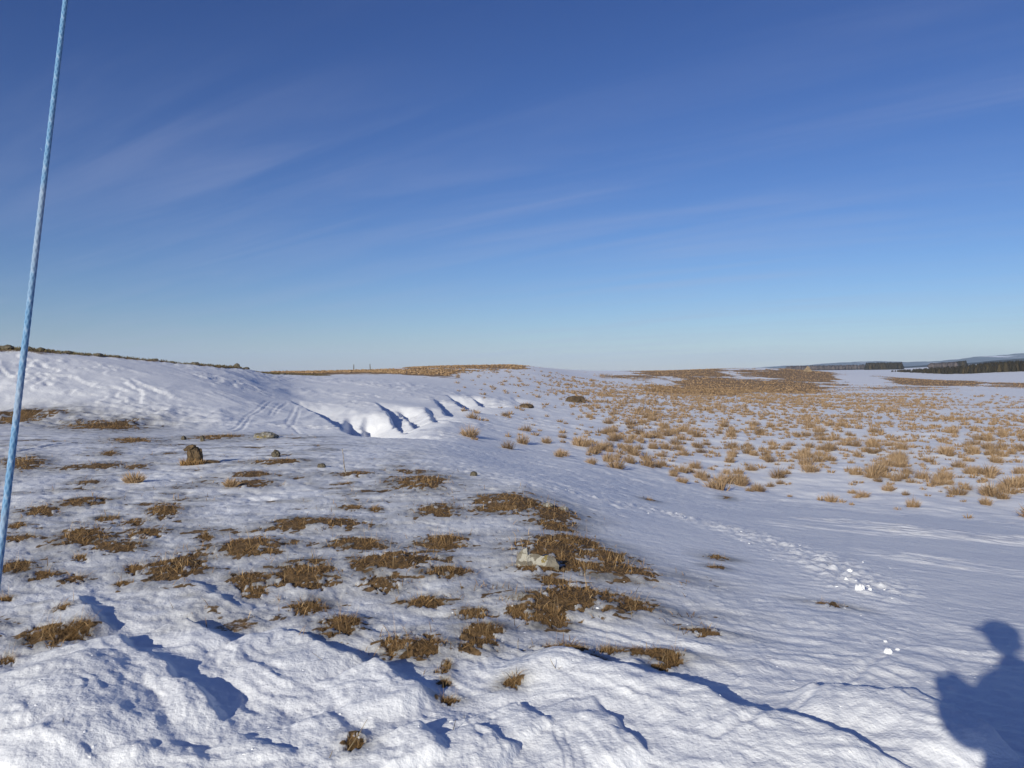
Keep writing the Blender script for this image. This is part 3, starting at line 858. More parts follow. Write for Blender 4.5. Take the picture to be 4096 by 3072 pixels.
# grass mats where the snow has thawed
CUTS = [' left of', ' with ', ' in the', ' that', ' below', ' above', ',', ' joined', ' under', ' stretching', ' touching', ' on ', ' trailing', ' beside', ' just', ' at the', ' scattered', ' alone', ' behind', ' against', ' along', ' right of', ' between', ' running', ' near', ' closing', ' low ', ' slanting up']
def short(l):
    k = min([l.find(c_) for c_ in CUTS if l.find(c_) > 0] + [len(l)])
    return l[:k]
MARKS = [(p_[1], p_[2], short(p_[7])) for p_ in P if p_[7]] + [(2150, 2232, 'lichened boulder'), (778, 1810, 'overhanging peat clod'), (3440, 2360, 'largest white snow lump')]
seen_m = {}
for m_ in MARKS: seen_m[m_[2]] = seen_m.get(m_[2], 0) + 1
MARKS = [m_ for m_ in MARKS if seen_m[m_[2]] == 1]
USED = set()
SPX, SPY = [], []
def beside(px, py, head):
    for d_, mx, my, nm in sorted((math.hypot(px - q[0], (py - q[1]) * 1.6), *q) for q in MARKS):
        if d_ < 8: continue
        if abs(px - mx) > abs(py - my) * 1.3: w_ = 'right of' if px > mx else 'left of'
        else: w_ = 'below' if py > my else 'above'
        l_ = head + ' ' + w_ + ' the ' + nm
        if l_ not in USED and len(l_.split()) <= 16:
            USED.add(l_)
            return l_
for n_, p in enumerate(PATCH):
    a0, lc, da, dl, tall, dens, lab, r = p
    area = (2 * da * r) * (math.exp(lc + dl) - math.exp(lc - dl))
    wd = 0.0022 + 0.00036 * r
    n0 = np.clip(area * 2600 * dens * (0.0060 / wd) ** 1.4, 60, 5200) * 1.9
    n = int(max(n0, 3600))
    wd *= max(.45, (n0 / n) ** .35)
    u = rng.uniform(-1.35, 1.35, n); w = rng.uniform(-1.35, 1.35, n)
    az = a0 + u * da; lr = lc + w * dl
    rr_ = np.exp(lr)
    x, y = rr_ * np.sin(az), rr_ * np.cos(az)
    m, d2 = patch_mask(x, y, az, lr, p, n_)
    keep = m + rng.normal(0, .12, n) > 0.22 + (0.2 if dens < .6 else 0)
    x, y, m = x[keep], y[keep], m[keep]
    n = len(x)
    if n < 8: continue
    cs_ = max(.035, .011 * r)
    keys = [(int(math.floor(a_ / cs_)), int(math.floor(b_ / (cs_ * 1.6)))) for a_, b_ in zip(x, y)]
    todo = set(keys); comps = {}; cnt = {}
    for k_ in keys: cnt[k_] = cnt.get(k_, 0) + 1
    best_, bestn = None, -1
    while todo:
        st = [todo.pop()]; me2 = set(st); tot_n = 0
        while st:
            a_ = st.pop(); tot_n += cnt[a_]
            for i_ in (-1, 0, 1):
                for j_ in (-1, 0, 1):
                    b_ = (a_[0] + i_, a_[1] + j_)
                    if b_ in todo: todo.discard(b_); st.append(b_); me2.add(b_)
        if tot_n > bestn: best_, bestn = me2, tot_n
    inn = np.array([k_ in best_ for k_ in keys])
    SPX.append(x[~inn]); SPY.append(y[~inn])
    x, y, m = x[inn], y[inn], m[inn]
    n = len(x)
    z = zat(x, y) - 0.006
    clump = fbm(x * 9, y * 9, 640, 3)
    hgt = tall * rng.uniform(.5, 1.15, n) * np.clip(.55 + .5 * m, .4, 1.0) * np.clip(1 + .35 * clump, .5, 1.5)
    lean = np.clip(rng.normal(1.27, .24, n), .25, 1.52)
    baz = rng.uniform(0, 2 * math.pi, n)
    tint = np.clip(.52 + .22 * clump + rng.normal(0, .15, n), .02, .85)
    stray = rng.random(n) < 0.009
    hgt = np.where(stray, hgt * 2.0, hgt); lean = np.where(stray, rng.uniform(.1, .6, n), lean); tint = np.where(stray, rng.uniform(.85, 1, n), tint)
    c = np.array([x.mean(), y.mean(), float(z.min())])
    face = rng.uniform(-.9, .9, n)
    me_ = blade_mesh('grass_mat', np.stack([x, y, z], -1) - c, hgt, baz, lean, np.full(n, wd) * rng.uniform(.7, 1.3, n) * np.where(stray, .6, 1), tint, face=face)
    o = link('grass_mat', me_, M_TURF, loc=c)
    tag(o, lab or beside(P[n_][1], P[n_][2], 'small scrap of dark turf in thin snow'), 'grass', 'patches of dead grass thawing out of the near snow slope')

# sparse single stems that poke through the thin snow round the mats
n = 60000
az = rng.uniform(R(-34), R(20), n); r = np.exp(rng.uniform(math.log(3.2), math.log(22), n))
x, y = r * np.sin(az), r * np.cos(az)
k_ = zat(x, y, THIN) * .75 + .45 * fbm(x * 5, y * 6, 75, 2) > rng.uniform(.45, 1.5, n)
x, y = np.concatenate([x[k_][:9000]] + SPX), np.concatenate([y[k_][:9000]] + SPY)
r = np.hypot(x, y)
n = len(x)
me_ = blade_mesh('sparse_grass', np.stack([x, y, zat(x, y) - .004], -1), rng.uniform(.02, .085, n), rng.uniform(0, 6.28, n), np.clip(rng.normal(.9, .45, n), 0, 1.5), .0022 + .0004 * r, np.clip(rng.normal(.55, .25, n), 0, 1), face=rng.uniform(-.8, .8, n))
tag(link('sparse_grass', me_, M_TURF), 'single dead grass blades poking through the thin snow', kind='stuff')

# ------------------------------------------------------------------ rocks and clods
def rock_bm(size, seed, sub=3, rough=.22, flat=0.0, freq=1.4):
    bm = bmesh.new()
    bmesh.ops.create_icosphere(bm, subdivisions=sub, radius=1.0)
    co = np.array([v.co[:] for v in bm.verts])
    n = fbm(co[:, 0] * freq + co[:, 2] * .8 + seed, co[:, 1] * freq - co[:, 2] * .7 + 3.1 * seed, int(seed * 10) % 97, 3)
    n2 = fbm(co[:, 0] * 3.1 - co[:, 2] * 2.0 + seed, co[:, 1] * 3.1 + co[:, 2] * 2.4, int(seed * 7) % 89, 2)
    co = co * (1 + rough * n + rough * .45 * n2)[:, None]
    if flat: co = np.sign(co) * np.abs(co) ** (1 - flat)
    co = co * np.array(size) / 2
    for v, c in zip(bm.verts, co): v.co = c
    return bm

def bm_obj(name, bm, mat, parent=None, loc=None, smooth=False):
    me_ = bpy.data.meshes.new(name)
    bm.to_mesh(me_); bm.free()
    if smooth:
        me_.polygons.foreach_set('use_smooth', np.ones(len(me_.polygons), bool))
    return link(name, me_, mat, parent, loc)

def px_size(r, px):
    return px / (FPX * 4) * r

def rock_at(px, py, wpx, hpx, seed, mat, label, cat='rock', name='rock', depth=1.0, sink=.25, group=None, rough=.22, flat=0.0):
    c, r, az = ground_at(px, py + hpx * .45)
    w, h = px_size(r, wpx), px_size(r, hpx)
    z = float(zat(c[0], c[1]))
    o = bm_obj(name, rock_bm((w, w * depth, h * (1 + 2 * sink)), seed, 3, rough, flat), mat, loc=(c[0], c[1], z + h * .5 - h * sink))
    o.rotation_euler = (0, 0, -az + random.uniform(-.3, .3))
    tag(o, label, cat, group)
    return o

rock_at(1105, 1814, 32, 26, 2.3, M_DARKROCK, 'small pointed dark stone on open snow, left of a lower rounded one', rough=.35)
rock_at(1285, 1859, 32, 16, 4.1, M_DARKROCK, 'low rounded dark stone on snow left of the thin marker stick')
rock_at(1895, 1892, 28, 18, 5.2, M_DARKROCK, 'small dark rounded stone in the centre beyond the farthest grass mat')
rock_at(735, 1745, 18, 16, 6.4, M_DARKROCK, 'tiny dark stone at the left end of the thin slanting turf line')
rock_at(810, 1747, 16, 20, 7.7, M_DARKROCK, 'tiny upright dark stone under the middle of the slanting turf line')
rock_at(1065, 1732, 86, 21, 8.2, M_LICHEN, 'flat topped grey stone below the tracks on the drift', rough=.3)
rock_at(2300, 1596, 78, 24, 9.3, M_PEAT, 'brown peat hummock alone at the far edge of the rushes', 'peat hummock', 'peat_hummock', rough=.3)
rock_at(2105, 1624, 54, 16, 10.1, M_PEAT, 'low dark peat ridge on snow left of the brown hummock', 'peat hummock', 'peat_hummock', rough=.3)
# peat clod with an overhanging top
c, r, az = ground_at(775, 1856)
zz_ = float(zat(c[0], c[1]))
k_ = px_size(r, .82)
clod = empty('peat_clod', (c[0], c[1], zz_), -az)
tag(clod, 'tall dark brown peat clod with an overhanging top standing on the snow', 'peat clod')
bm = rock_bm((62 * k_, 52 * k_, 92 * k_), 3.3, 4, .30, .25)
bm_obj('body', bm, M_PEAT, clod, (6 * k_, 0, 34 * k_))
bm = rock_bm((52 * k_, 40 * k_, 22 * k_), 6.1, 3, .35)
o = bm_obj('overhang', bm, M_PEAT, clod, (-14 * k_, -2 * k_, 78 * k_)); o.rotation_euler = (0, R(-14), 0)
bm = rock_bm((110 * k_, 46 * k_, 22 * k_), 8.8, 3, .35)
o = bm_obj('foot', bm, M_PEAT, clod, (58 * k_, 8 * k_, 6 * k_))
n = 420
ang = rng.uniform(0, 2 * math.pi, n); rad = np.sqrt(rng.random(n))
rt = np.stack([rad * np.cos(ang) * 48 * k_ - 8 * k_, -12 * k_ + rad * np.sin(ang) * 26 * k_ - 14 * k_, np.full(n, -.01)], -1)
link('grass_tuft', blade_mesh('clod_grass', rt, rng.uniform(.06, .16, n), rng.uniform(0, 6.28, n), rng.uniform(.1, .8, n), np.full(n, .009), np.clip(rng.normal(.6, .15, n), 0, 1), face=rng.uniform(-.8, .8, n)), M_TURF, clod)

# the lichened stone
c, r, az = ground_at(2150, 2276)
zz_ = float(zat(c[0], c[1])); k_ = px_size(r, 1.0)
stone = empty('lichen_stone', (c[0], c[1], zz_ - 12 * k_), -az)
tag(stone, 'pale grey boulder patched with white and ochre lichen among brown grass', 'rock')
def facet_rock(outline, depth_, lean, mat, name, parent, loc, seed, cuts=4):
    """a block with an uneven front outline (x,z), real depth, roughened"""
    bm = bmesh.new()
    f = [bm.verts.new((x * k_, -depth_ / 2 + z * k_ * lean, z * k_)) for x, z in outline]
    b = [bm.verts.new((x * k_ * .92, depth_ / 2, z * k_ * .9)) for x, z in outline]
    bm.faces.new(f); bm.faces.new(b[::-1])
    for i in range(len(f)):
        j = (i + 1) % len(f)
        bm.faces.new((f[j], f[i], b[i], b[j]))
    bmesh.ops.recalc_face_normals(bm, faces=bm.faces)
    bmesh.ops.triangulate(bm, faces=bm.faces)
    bmesh.ops.subdivide_edges(bm, edges=bm.edges, cuts=cuts, use_grid_fill=True)
    rn = random.Random(seed)
    for v in bm.verts:
        q = v.co
        d_ = 0.010 * (math.sin(q.x * 41 + seed) + math.sin(q.z * 53 + q.x * 17) + math.sin(q.y * 47 + q.z * 31)) + rn.uniform(-.0035, .0035)
        v.co += Vector((rn.uniform(-.003, .003), d_, d_ * .6 + rn.uniform(-.003, .003)))
    return bm_obj(name, bm, mat, parent, loc)
facet_rock([(-44, -12), (84, -14), (86, 22), (70, 36), (38, 50), (4, 54), (-30, 52), (-44, 40)], 62 * k_, .35, M_LICHEN, 'front_block', stone, (0, 0, 0), 3)
facet_rock([(-96, -12), (-40, -12), (-36, 44), (-42, 84), (-62, 78), (-80, 40)], 54 * k_, .30, M_LICHEN, 'left_wedge', stone, (0, 12 * k_, 0), 8)
# bare grey scraps of rock in the broken grass
for n_, (px, py, w_, h_) in enumerate([(2190, 2028, 44, 14), (2255, 2040, 40, 15)]):
    rock_at(px, py, w_, h_, 12.7 + n_ * 1.9, M_LICHEN if n_ < 2 else M_CAIRN,
            ['flat grey stone scrap in the broken grass patch, left of its twin', 'flat grey stone scrap in the broken grass patch, right of its twin', 'tan weathered stone lump behind the lichened boulder'][n_], rough=.3)

# loose lumps of snow
lumps = [(3440, 2363, 46, 30, 'largest white snow lump, at the lower end of the trodden strip'), (3385, 2326, 26, 18, 'medium white snow lump just above the largest lump'),
         (3400, 2288, 32, 18, 'round white snow lump in the trodden strip above two larger ones'), (3552, 2612, 36, 26, 'white snow lump at the end of a faint groove'),
         (3542, 2568, 18, 11, 'tiny white snow lump above the lump with a groove'), (3590, 2600, 20, 12, 'tiny white snow lump right of the lump with a groove'),
         (3480, 2368, 20, 14, 'small white snow lump touching the right of the largest lump')]
for n_, (px, py, w_, h_, lab) in enumerate(lumps):
    lo_ = rock_at(px, py, w_ * .7, h_ * .65, 20.3 + n_ * 2.1, M_CLOD, lab, 'snow lump', 'snow_lump', rough=.34, sink=.3)
    lo_.data.polygons.foreach_set('use_smooth', np.ones(len(lo_.data.polygons), bool))
pts_ = []
ob = []
gs = np.array(g_strip)
seg = np.linalg.norm(np.diff(gs, axis=0), axis=1); cum = np.concatenate([[0], np.cumsum(seg)]); tot_ = cum[-1]
vv, ff, off = [], [], 0
bm = rock_bm((1, 1, 1), 2.2, 2, .45)
bm.verts.ensure_lookup_table()
base_v = np.array([v.co[:] for v in bm.verts]); base_f = np.array([[v.index for v in f.verts] for f in bm.faces]); bm.free()
for k in range(60):
    t = .12 + .86 * random.betavariate(2.2, 1.5)
    s_ = t * tot_
    i = min(int(np.searchsorted(cum, s_)) - 1, len(seg) - 1); i = max(i, 0)
    q = gs[i] + (gs[i + 1] - gs[i]) * ((s_ - cum[i]) / seg[i])
    wdt = .08 + .16 * float(sstep(.25, .6, t))
    e = (gs[i + 1] - gs[i]) / seg[i]
    q = q + np.array([-e[1], e[0]]) * random.gauss(0, wdt * 1.0) + e * random.uniform(-.1, .1)
    sz = random.uniform(.005, .017) * (1.6 if random.random() < .06 else 1) * (.6 + .4 * t)
    a = random.uniform(0, 6.28)
    m3 = np.array([[math.cos(a), -math.sin(a), 0], [math.sin(a), math.cos(a), 0], [0, 0, 1.0]])
    vv.append((base_v * np.array([random.uniform(.7, 1.3), random.uniform(.7, 1.3), random.uniform(.5, 1)])) @ m3.T * sz * 2 * np.array([1.2, 1, 1]) + np.array([q[0], q[1], float(zat(q[0], q[1])) - sz * .35]))
    ff.append(base_f + off); off += len(base_v)
o = link('snow_clods', np_mesh('snow_clods', np.concatenate(vv), [np.concatenate(ff)], smooth=True), M_CLOD)
tag(o, 'broken snow crumbs along the trodden strip', kind='stuff')

vv, ff, off = [], [], 0
bm = rock_bm((1, 1, 1), 4.2, 1, .4); cb_v = np.array([v.co[:] for v in bm.verts]); cb_f = np.array([[v.index for v in f.verts] for f in bm.faces]); bm.free()
for k in range(300):
    az_ = random.uniform(R(-36), R(36)); r_ = 2.7 * math.exp(random.random() * .9)
    q = np.array([r_ * math.sin(az_), r_ * math.cos(az_)]); sz = random.uniform(.003, .008) * (1.8 if random.random() < .05 else 1)
    vv.append(cb_v * sz * 2 * np.array([random.uniform(.7, 1.4), random.uniform(.7, 1.4), random.uniform(.6, 1)]) + np.array([q[0], q[1], float(zat(*q)) - sz * .35]))
    ff.append(cb_f + off); off += len(cb_v)
o = link('snow_crumbs', np_mesh('snow_crumbs', np.concatenate(vv), [np.concatenate(ff)], smooth=True), M_CLOD)
tag(o, 'small crumbs of wind broken snow crust in the foreground', kind='stuff')

# rocks along the crest of the left hill
RIDGE = [(30, 1398, 60, 26), (110, 1406, 44, 22), (165, 1414, 36, 20), (275, 1412, 46, 24), (330, 1424, 30, 16), (395, 1430, 44, 20), (470, 1432, 30, 14), (620, 1446, 40, 16),
         (690, 1452, 30, 16), (780, 1456, 54, 24), (845, 1466, 34, 14), (905, 1470, 30, 14), (948, 1474, 44, 28), (985, 1482, 38, 16), (1015, 1484, 28, 12), (1080, 1490, 26, 10), (1130, 1494, 34, 12), (1170, 1498, 28, 12)]
ORD = 'first second third fourth fifth sixth seventh eighth ninth tenth eleventh twelfth thirteenth fourteenth fifteenth sixteenth seventeenth eighteenth'.split()
for n_, (px, py, w_, h_) in enumerate(RIDGE):
    az = math.atan((px / 4 - 512) / FPX)
    r = float(np.interp(az, [R(-33), R(-29), R(-24.6), R(-20), R(-15)], [42.6, 43.2, 45.2, 51.6, 74]))
    c = np.array([r * math.sin(az), r * math.cos(az)])
    w, h = px_size(r, w_) * .7, px_size(r, h_) * .55
    o = bm_obj('ridge_rock', rock_bm((w, w * .8, h * 1.5), 31.3 + n_ * 1.3, 2, .3), M_DARKROCK, loc=(c[0], c[1], float(zat(*c)) + h * .2))
    tag(o, ORD[n_] + ' dark rock from the left along the heath skyline of the left hill', 'rock', 'rocks along the bare crest of the left hill')
o['label'] = 'dark rock at the right end of the rocky left skyline'
# heath along the crests and on the distant turf
def heath(name, label, n, sampler, hmin, hmax, wmin, wmax, mat, tmin, tmax):
    x, y = sampler(n)
    z = zat(x, y) - .03
    n = len(x)
    me_ = blade_mesh(name, np.stack([x, y, z], -1), rng.uniform(hmin, hmax, n), rng.uniform(0, 6.28, n), np.clip(rng.normal(.5, .3, n), 0, 1.2), rng.uniform(wmin, wmax, n), rng.uniform(tmin, tmax, n), face=rng.uniform(-.7, .7, n))
    return tag(link(name, me_, mat), label, kind='stuff')
def samp_crest(n):
    az = rng.uniform(R(-38), R(-12.5), n * 3); d = rng.uniform(-1.5, 8, n * 3)
    r = np.interp(az, [R(-60), R(-33), R(-29), R(-24.6), R(-20), R(-15)], CR) + d
    x, y = r * np.sin(az), r * np.cos(az)
    k = zat(x, y, CREST) > rng.uniform(.35, 1.1, n * 3)
    return x[k][:n], y[k][:n]
heath('heath', 'dark heath and rough grass along the left skyline', 9000, samp_crest, .06, .20, .03, .07, M_HEATH, .1, .9)
def samp_far(n):
    k = n * 8
    az = rng.uniform(R(-17), R(34), k); r = np.exp(rng.uniform(math.log(98), math.log(330), k))
    x, y = r * np.sin(az), r * np.cos(az)
    m = zat(x, y, FAR) > rng.uniform(.2, 1.0, k)
    return x[m][:n], y[m][:n]
heath('moor_grass', 'tawny moor grass covering the low rise beyond the rushes', 20000, samp_far, .08, .26, .14, .32, M_RUSH, .15, .75)

# ------------------------------------------------------------------ rushes on the valley flat
def rush_mesh(name, n, w, seed, hscale=1.0):
    g = np.random.default_rng(seed)
    a = g.uniform(0, 6.28, n); rad = np.sqrt(g.random(n))
    rt = np.stack([rad * np.cos(a) * .15, rad * np.sin(a) * .15, np.full(n, -.03)], -1)
    rt += np.stack([(g.random(n) < .4) * g.choice([-.16, .14], n), (g.random(n) < .4) * g.choice([-.1, .12], n), np.zeros(n)], -1) * g.random()
    hgt = g.uniform(.26, .50, n) * (1 - .32 * rad) * hscale
    lean = np.clip(.08 + .62 * rad + g.normal(0, .2, n), 0, 1.2)
    az = a + g.normal(0, .5, n)
    tint = np.clip(g.normal(.62, .17, n), .1, 1)
    return blade_mesh(name, rt, hgt, az, lean, g.uniform(.7, 1.3, n) * w, tint, bend=.7, face=g.uniform(-1.0, 1.0, n))
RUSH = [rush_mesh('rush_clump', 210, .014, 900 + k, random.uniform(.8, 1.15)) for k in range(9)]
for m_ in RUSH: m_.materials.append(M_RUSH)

# where rushes grow: below the lower edge (picture line) the near slope begins
EDGE = [(1750, 1762), (1900, 1785), (2100, 1815), (2300, 1850), (2500, 1890), (2700, 1940), (2900, 1970), (3100, 2000), (3300, 2025), (3500, 2050), (3700, 2065), (4100, 2090), (4600, 2110)]
e_az = []; e_r = []
for p_ in EDGE:
    _, r, az = ground_at(*p_)
    e_az.append(az); e_r.append(r)
cand_n = 90000
az = rng.uniform(R(-4), R(44), cand_n)
r = np.sqrt(rng.uniform(15 ** 2, 140 ** 2, cand_n))
x, y = r * np.sin(az), r * np.cos(az)
er = np.interp(az, e_az, e_r)
pxv = 512 + FPX * np.tan(az)
dens = sstep(-0.05, 0.42, np.log(r / er))                  # thickens away from the slope foot
dens *= sstep(540, 660, pxv + 0.35 * (r - 30))             # thin towards the drift on the left
dens *= 0.15 + 1.05 * sstep(-.35, .6, fbm(x * .16, y * .16, 95, 3))
dens *= 1 - 0.85 * sstep(870, 960, pxv) * sstep(66, 80, r)  # bare snow at the right beyond the rushes
dens = np.where(r < er, 0, np.clip(dens, 0.03, 1))
dens *= 1 - .8 * sstep(108, 135, r)
keep = rng.random(cand_n) < dens * 0.55
x, y, r = x[keep], y[keep], r[keep]
# clusters: drop points too near to an accepted one, grid based
cell = {}
sel = []
for k in range(len(x)):
    key = (int(x[k] / .62), int(y[k] / .62))
    if key in cell: continue
    cell[key] = 1; sel.append(k)
x, y, r = x[sel], y[sel], r[sel]
extra = [(3325, 2004, .62), (3370, 2008, .4), (3755, 1925, .85), (3160, 1975, .35), (3965, 1950, .62), (1385, 2000, 0)]
ex = [ground_at(a, b)[0] for a, b, s_ in extra if s_]
xs_ = np.concatenate([[e[0] for e in ex], x]); ys_ = np.concatenate([[e[1] for e in ex], y])
sc_ = np.concatenate([[s_ for a, b, s_ in extra if s_], np.clip(rng.lognormal(-.50, .42, len(x)), .22, 1.2)])
rr_ = np.hypot(xs_, ys_)
order = np.argsort(-(sc_ / rr_))
first, rest = order[:300], order[300:]
zz = zat(xs_, ys_)
RLAB = 'tawny dry rush clump among many on the snowy valley flat'
for k in first:
    o = bpy.data.objects.new('rush_clump', RUSH[int(rng.integers(len(RUSH)))])
    COL.objects.link(o)
    o.location = (xs_[k], ys_[k], zz[k])
    s_ = sc_[k]
    o.scale = (s_ * rng.uniform(.9, 1.35), s_ * rng.uniform(.9, 1.2), s_ * rng.uniform(.85, 1.2))
    o.rotation_euler = (0, 0, rng.uniform(0, 6.28))
    tag(o, RLAB, 'rush clump', 'dry rush clumps on the snowy valley flat')
    if k == 0: o['label'] = 'nearest rush clump, tawny and rounded, at the very foot of the near slope'
    if k == 1: o['label'] = 'small rush clump touching the right of the nearest rounded clump'
    if k == 2: o['label'] = 'tall isolated rush clump on white snow at the right'
# the rest of the rushes, farther off, in one mesh
vv, q4, q3, tt, off = [], [], [], [], 0
LOW = [blades(*a_, **k_) for a_, k_ in []]
def low_clump(seed):
    g = np.random.default_rng(seed); n = 30
    a = g.uniform(0, 6.28, n); rad = np.sqrt(g.random(n))
    rt = np.stack([rad * np.cos(a) * .18, rad * np.sin(a) * .18, np.full(n, -.03)], -1)
    return blades(rt, g.uniform(.26, .48, n) * (1 - .30 * rad), a + g.normal(0, .4, n), np.clip(.12 + .7 * rad + g.normal(0, .15, n), 0, 1.2), g.uniform(.03, .06, n), np.clip(g.normal(.6, .15, n), .1, 1), bend=.7, face=g.uniform(-1, 1, n))
LOW = [low_clump(50 + k) for k in range(8)]
for k in rest:
    v, q, t3, ti = LOW[int(rng.integers(8))]
    a = rng.uniform(-.6, .6); s_ = sc_[k]
    m3 = np.array([[math.cos(a), -math.sin(a), 0], [math.sin(a), math.cos(a), 0], [0, 0, 1]])
    vv.append(v @ m3.T * s_ + np.array([xs_[k], ys_[k], zz[k]]))
    q4.append(q + off); q3.append(t3 + off); tt.append(ti); off += len(v)
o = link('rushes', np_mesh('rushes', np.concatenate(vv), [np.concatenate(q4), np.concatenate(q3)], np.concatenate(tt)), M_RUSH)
tag(o, 'farther dry rushes running together across the flat', kind='stuff')
print('rushes', len(first), len(rest))

# isolated tufts on the near slope
for px, py, w_, h_, lab in [(535, 1905, 66, 50, 'rounded reddish grass tuft alone on the left slope'), (925, 1928, 46, 42, 'small leaning straw tuft beside a white snow tail'),
                            (2680, 1893, 30, 20, None)]:
    c, r, az = ground_at(px, py + h_ * .45)
    if lab is None: continue
    n = 260; w = px_size(r, w_); h = px_size(r, h_)
    a = rng.uniform(0, 6.28, n); rad = np.sqrt(rng.random(n))
    rt = np.stack([rad * np.cos(a) * w * .38, rad * np.sin(a) * w * .3, np.full(n, -.02)], -1)
    me_ = blade_mesh('grass_tuft', rt, h * rng.uniform(.6, 1.25, n) * (1 - .3 * rad), a + rng.normal(0, .5, n), np.clip(.1 + .7 * rad, 0, 1.2), np.full(n, .012), np.clip(rng.normal(.66, .14, n), 0, 1), face=rng.uniform(-.8, .8, n))
    o = link('grass_tuft', me_, M_RUSH, loc=(c[0], c[1], float(zat(*c))))
    tag(o, lab, 'grass tuft')

# thin dead stalks standing in the foreground snow
def stalk(px, py, top_px, top_py, wid, mat, name, label, cat, group=None):
    c, r, az = ground_at(px, py)
    h = px_size(r, py - top_py); dxm = px_size(r, top_px - px)
    z = float(zat(*c))
    bm = bmesh.new()
    rings = []
    for k in range(7):
        t = k / 6
        p0 = Vector((dxm * t + .012 * math.sin(t * 7 + px) * h, .05 * h * math.sin(t * 4 + py), h * t - .02))
        rad = wid * (1 - .55 * t) / 2
        rings.append([bm.verts.new(p0 + Vector((math.cos(q) * rad, math.sin(q) * rad, 0))) for q in (0, 1.57, 3.14, 4.71)])
    for a_, b_ in zip(rings[:-1], rings[1:]):
        for i in range(4): bm.faces.new((a_[i], a_[(i + 1) % 4], b_[(i + 1) % 4], b_[i]))
    bm.faces.new(rings[-1])
    o = bm_obj(name, bm, mat, loc=(c[0], c[1], z))
    return tag(o, label, cat, group)
M_STALK = flat_mat('dry_stalk', (0.30, 0.23, 0.13))
M_STALKD = flat_mat('dark_stalk', (0.07, 0.055, 0.04))
mst, t_, b_ = new_mat('banded_stick')
g_ = node(t_, 'ShaderNodeTexCoord').outputs['Object']
t_.links.new(ramp(t_, noise_node(t_, g_, 22.0, 2), [(.42, (.05, .035, .025)), (.56, (.42, .35, .26))]), b_.inputs['Base Color'])
stalk(1385, 1900, 1369, 1788, .018, mst, 'marker_stick', 'thin mottled stick standing upright in the middle of the snow slope', 'stick')
SG = 'thin dead stalks standing in the near snow'
for (a, b, c_, d, dark) in [(1860, 2900, 1856, 2865, 1), (1806, 2950, 1822, 2885, 1), (250, 3000, 256, 2965, 1), (1405, 2725, 1400, 2712, 1), (1310, 2690, 1250, 2640, 0), (2230, 2742, 2200, 2686, 0),
                            (2205, 2745, 2250, 2715, 0), (1380, 3040, 1470, 2895, 0), (1310, 3060, 1330, 3010, 0), (900, 2150, 885, 2115, 0), (1570, 2340, 1566, 2280, 0), (1600, 2375, 1580, 2320, 0),
                            (2135, 2580, 2125, 2540, 0), (1945, 2530, 1955, 2490, 0), (2985, 3000, 3000, 2975, 1), (1145, 2280, 1152, 2215, 0), (1250, 2245, 1248, 2190, 0), (560, 2345, 615, 2310, 0), (2640, 2660, 2660, 2610, 0),
                            (375, 2545, 305, 2510, 0), (290, 2545, 330, 2505, 0), (1580, 2620, 1600, 2570, 0), (2530, 2485, 2520, 2430, 0), (2075, 2610, 2070, 2560, 0), (1270, 2040, 1262, 2010, 0)]:
    stalk(a, b, c_, d, .0045, M_STALKD if dark else M_STALK, 'dead_stalk', beside(a, b, 'thin dark dead stalk' if dark else 'thin straw coloured stalk'), 'stalk', SG)

# ------------------------------------------------------------------ skyline things
M_POST = flat_mat('post_wood', (0.10, 0.085, 0.07))
for px, top, bot, lean, lab in [(1415, 1463, 1486, .02, 'paler left fence post of two on the middle skyline'), (1481, 1463, 1485, -.05, 'darker right fence post of two on the middle skyline')]:
    az = math.atan((px / 4 - 512) / FPX)
    r = 122.0
    c = np.array([r * math.sin(az), r * math.cos(az)])
    bm = bmesh.new()
    bmesh.ops.create_cone(bm, cap_ends=True, segments=8, radius1=.065, radius2=.055, depth=1.0)
    bmesh.ops.translate(bm, verts=bm.verts, vec=(0, 0, .4))
    o = bm_obj('fence_post', bm, M_POST, loc=(c[0], c[1], float(zat(*c))))
    o.rotation_euler = (0, lean, 0)
    tag(o, lab, 'fence post', 'fence posts on the middle skyline')

# pyramid cairn of stacked stones
az = math.atan((3231 / 4 - 512) / FPX)
r = 262.0
c = np.array([r * math.sin(az), r * math.cos(az)])
zc0 = float(zat(*c))
cairn = empty('cairn', (c[0], c[1], zc0), -az)
tag(cairn, 'pointed tan pyramid cairn alone on the far rise', 'cairn')
vv, ff, off = [], [], 0
bm = rock_bm((1, 1, 1), 5.5, 1, .2, .45); base_v2 = np.array([v.co[:] for v in bm.verts]); base_f2 = np.array([[v.index for v in f.verts] for f in bm.faces]); bm.free()
lv = 9
for l_ in range(lv):
    half = 1.55 * (1 - l_ / lv) + .05
    nn_ = max(1, int(round(half * 2 / .38)))
    for i in range(nn_):
        for j in range(nn_):
            if 0 < i < nn_ - 1 and 0 < j < nn_ - 1: continue
            q = np.array([-half + (i + .5) * 2 * half / nn_, -half + (j + .5) * 2 * half / nn_, l_ * .235 + .1])
            s3 = np.array([2 * half / nn_ * 1.12, 2 * half / nn_ * 1.12, .30]) * random.uniform(.9, 1.12)
            vv.append(base_v2 * s3 + q + np.array([random.gauss(0, .02), random.gauss(0, .02), 0]))
            ff.append(base_f2 + off); off += len(base_v2)
o = link('stone_courses', np_mesh('stone_courses', np.concatenate(vv), [np.concatenate(ff)]), M_CAIRN, cairn)
o['kind'] = 'stuff'
cairn.scale = (.85, .85, .85)

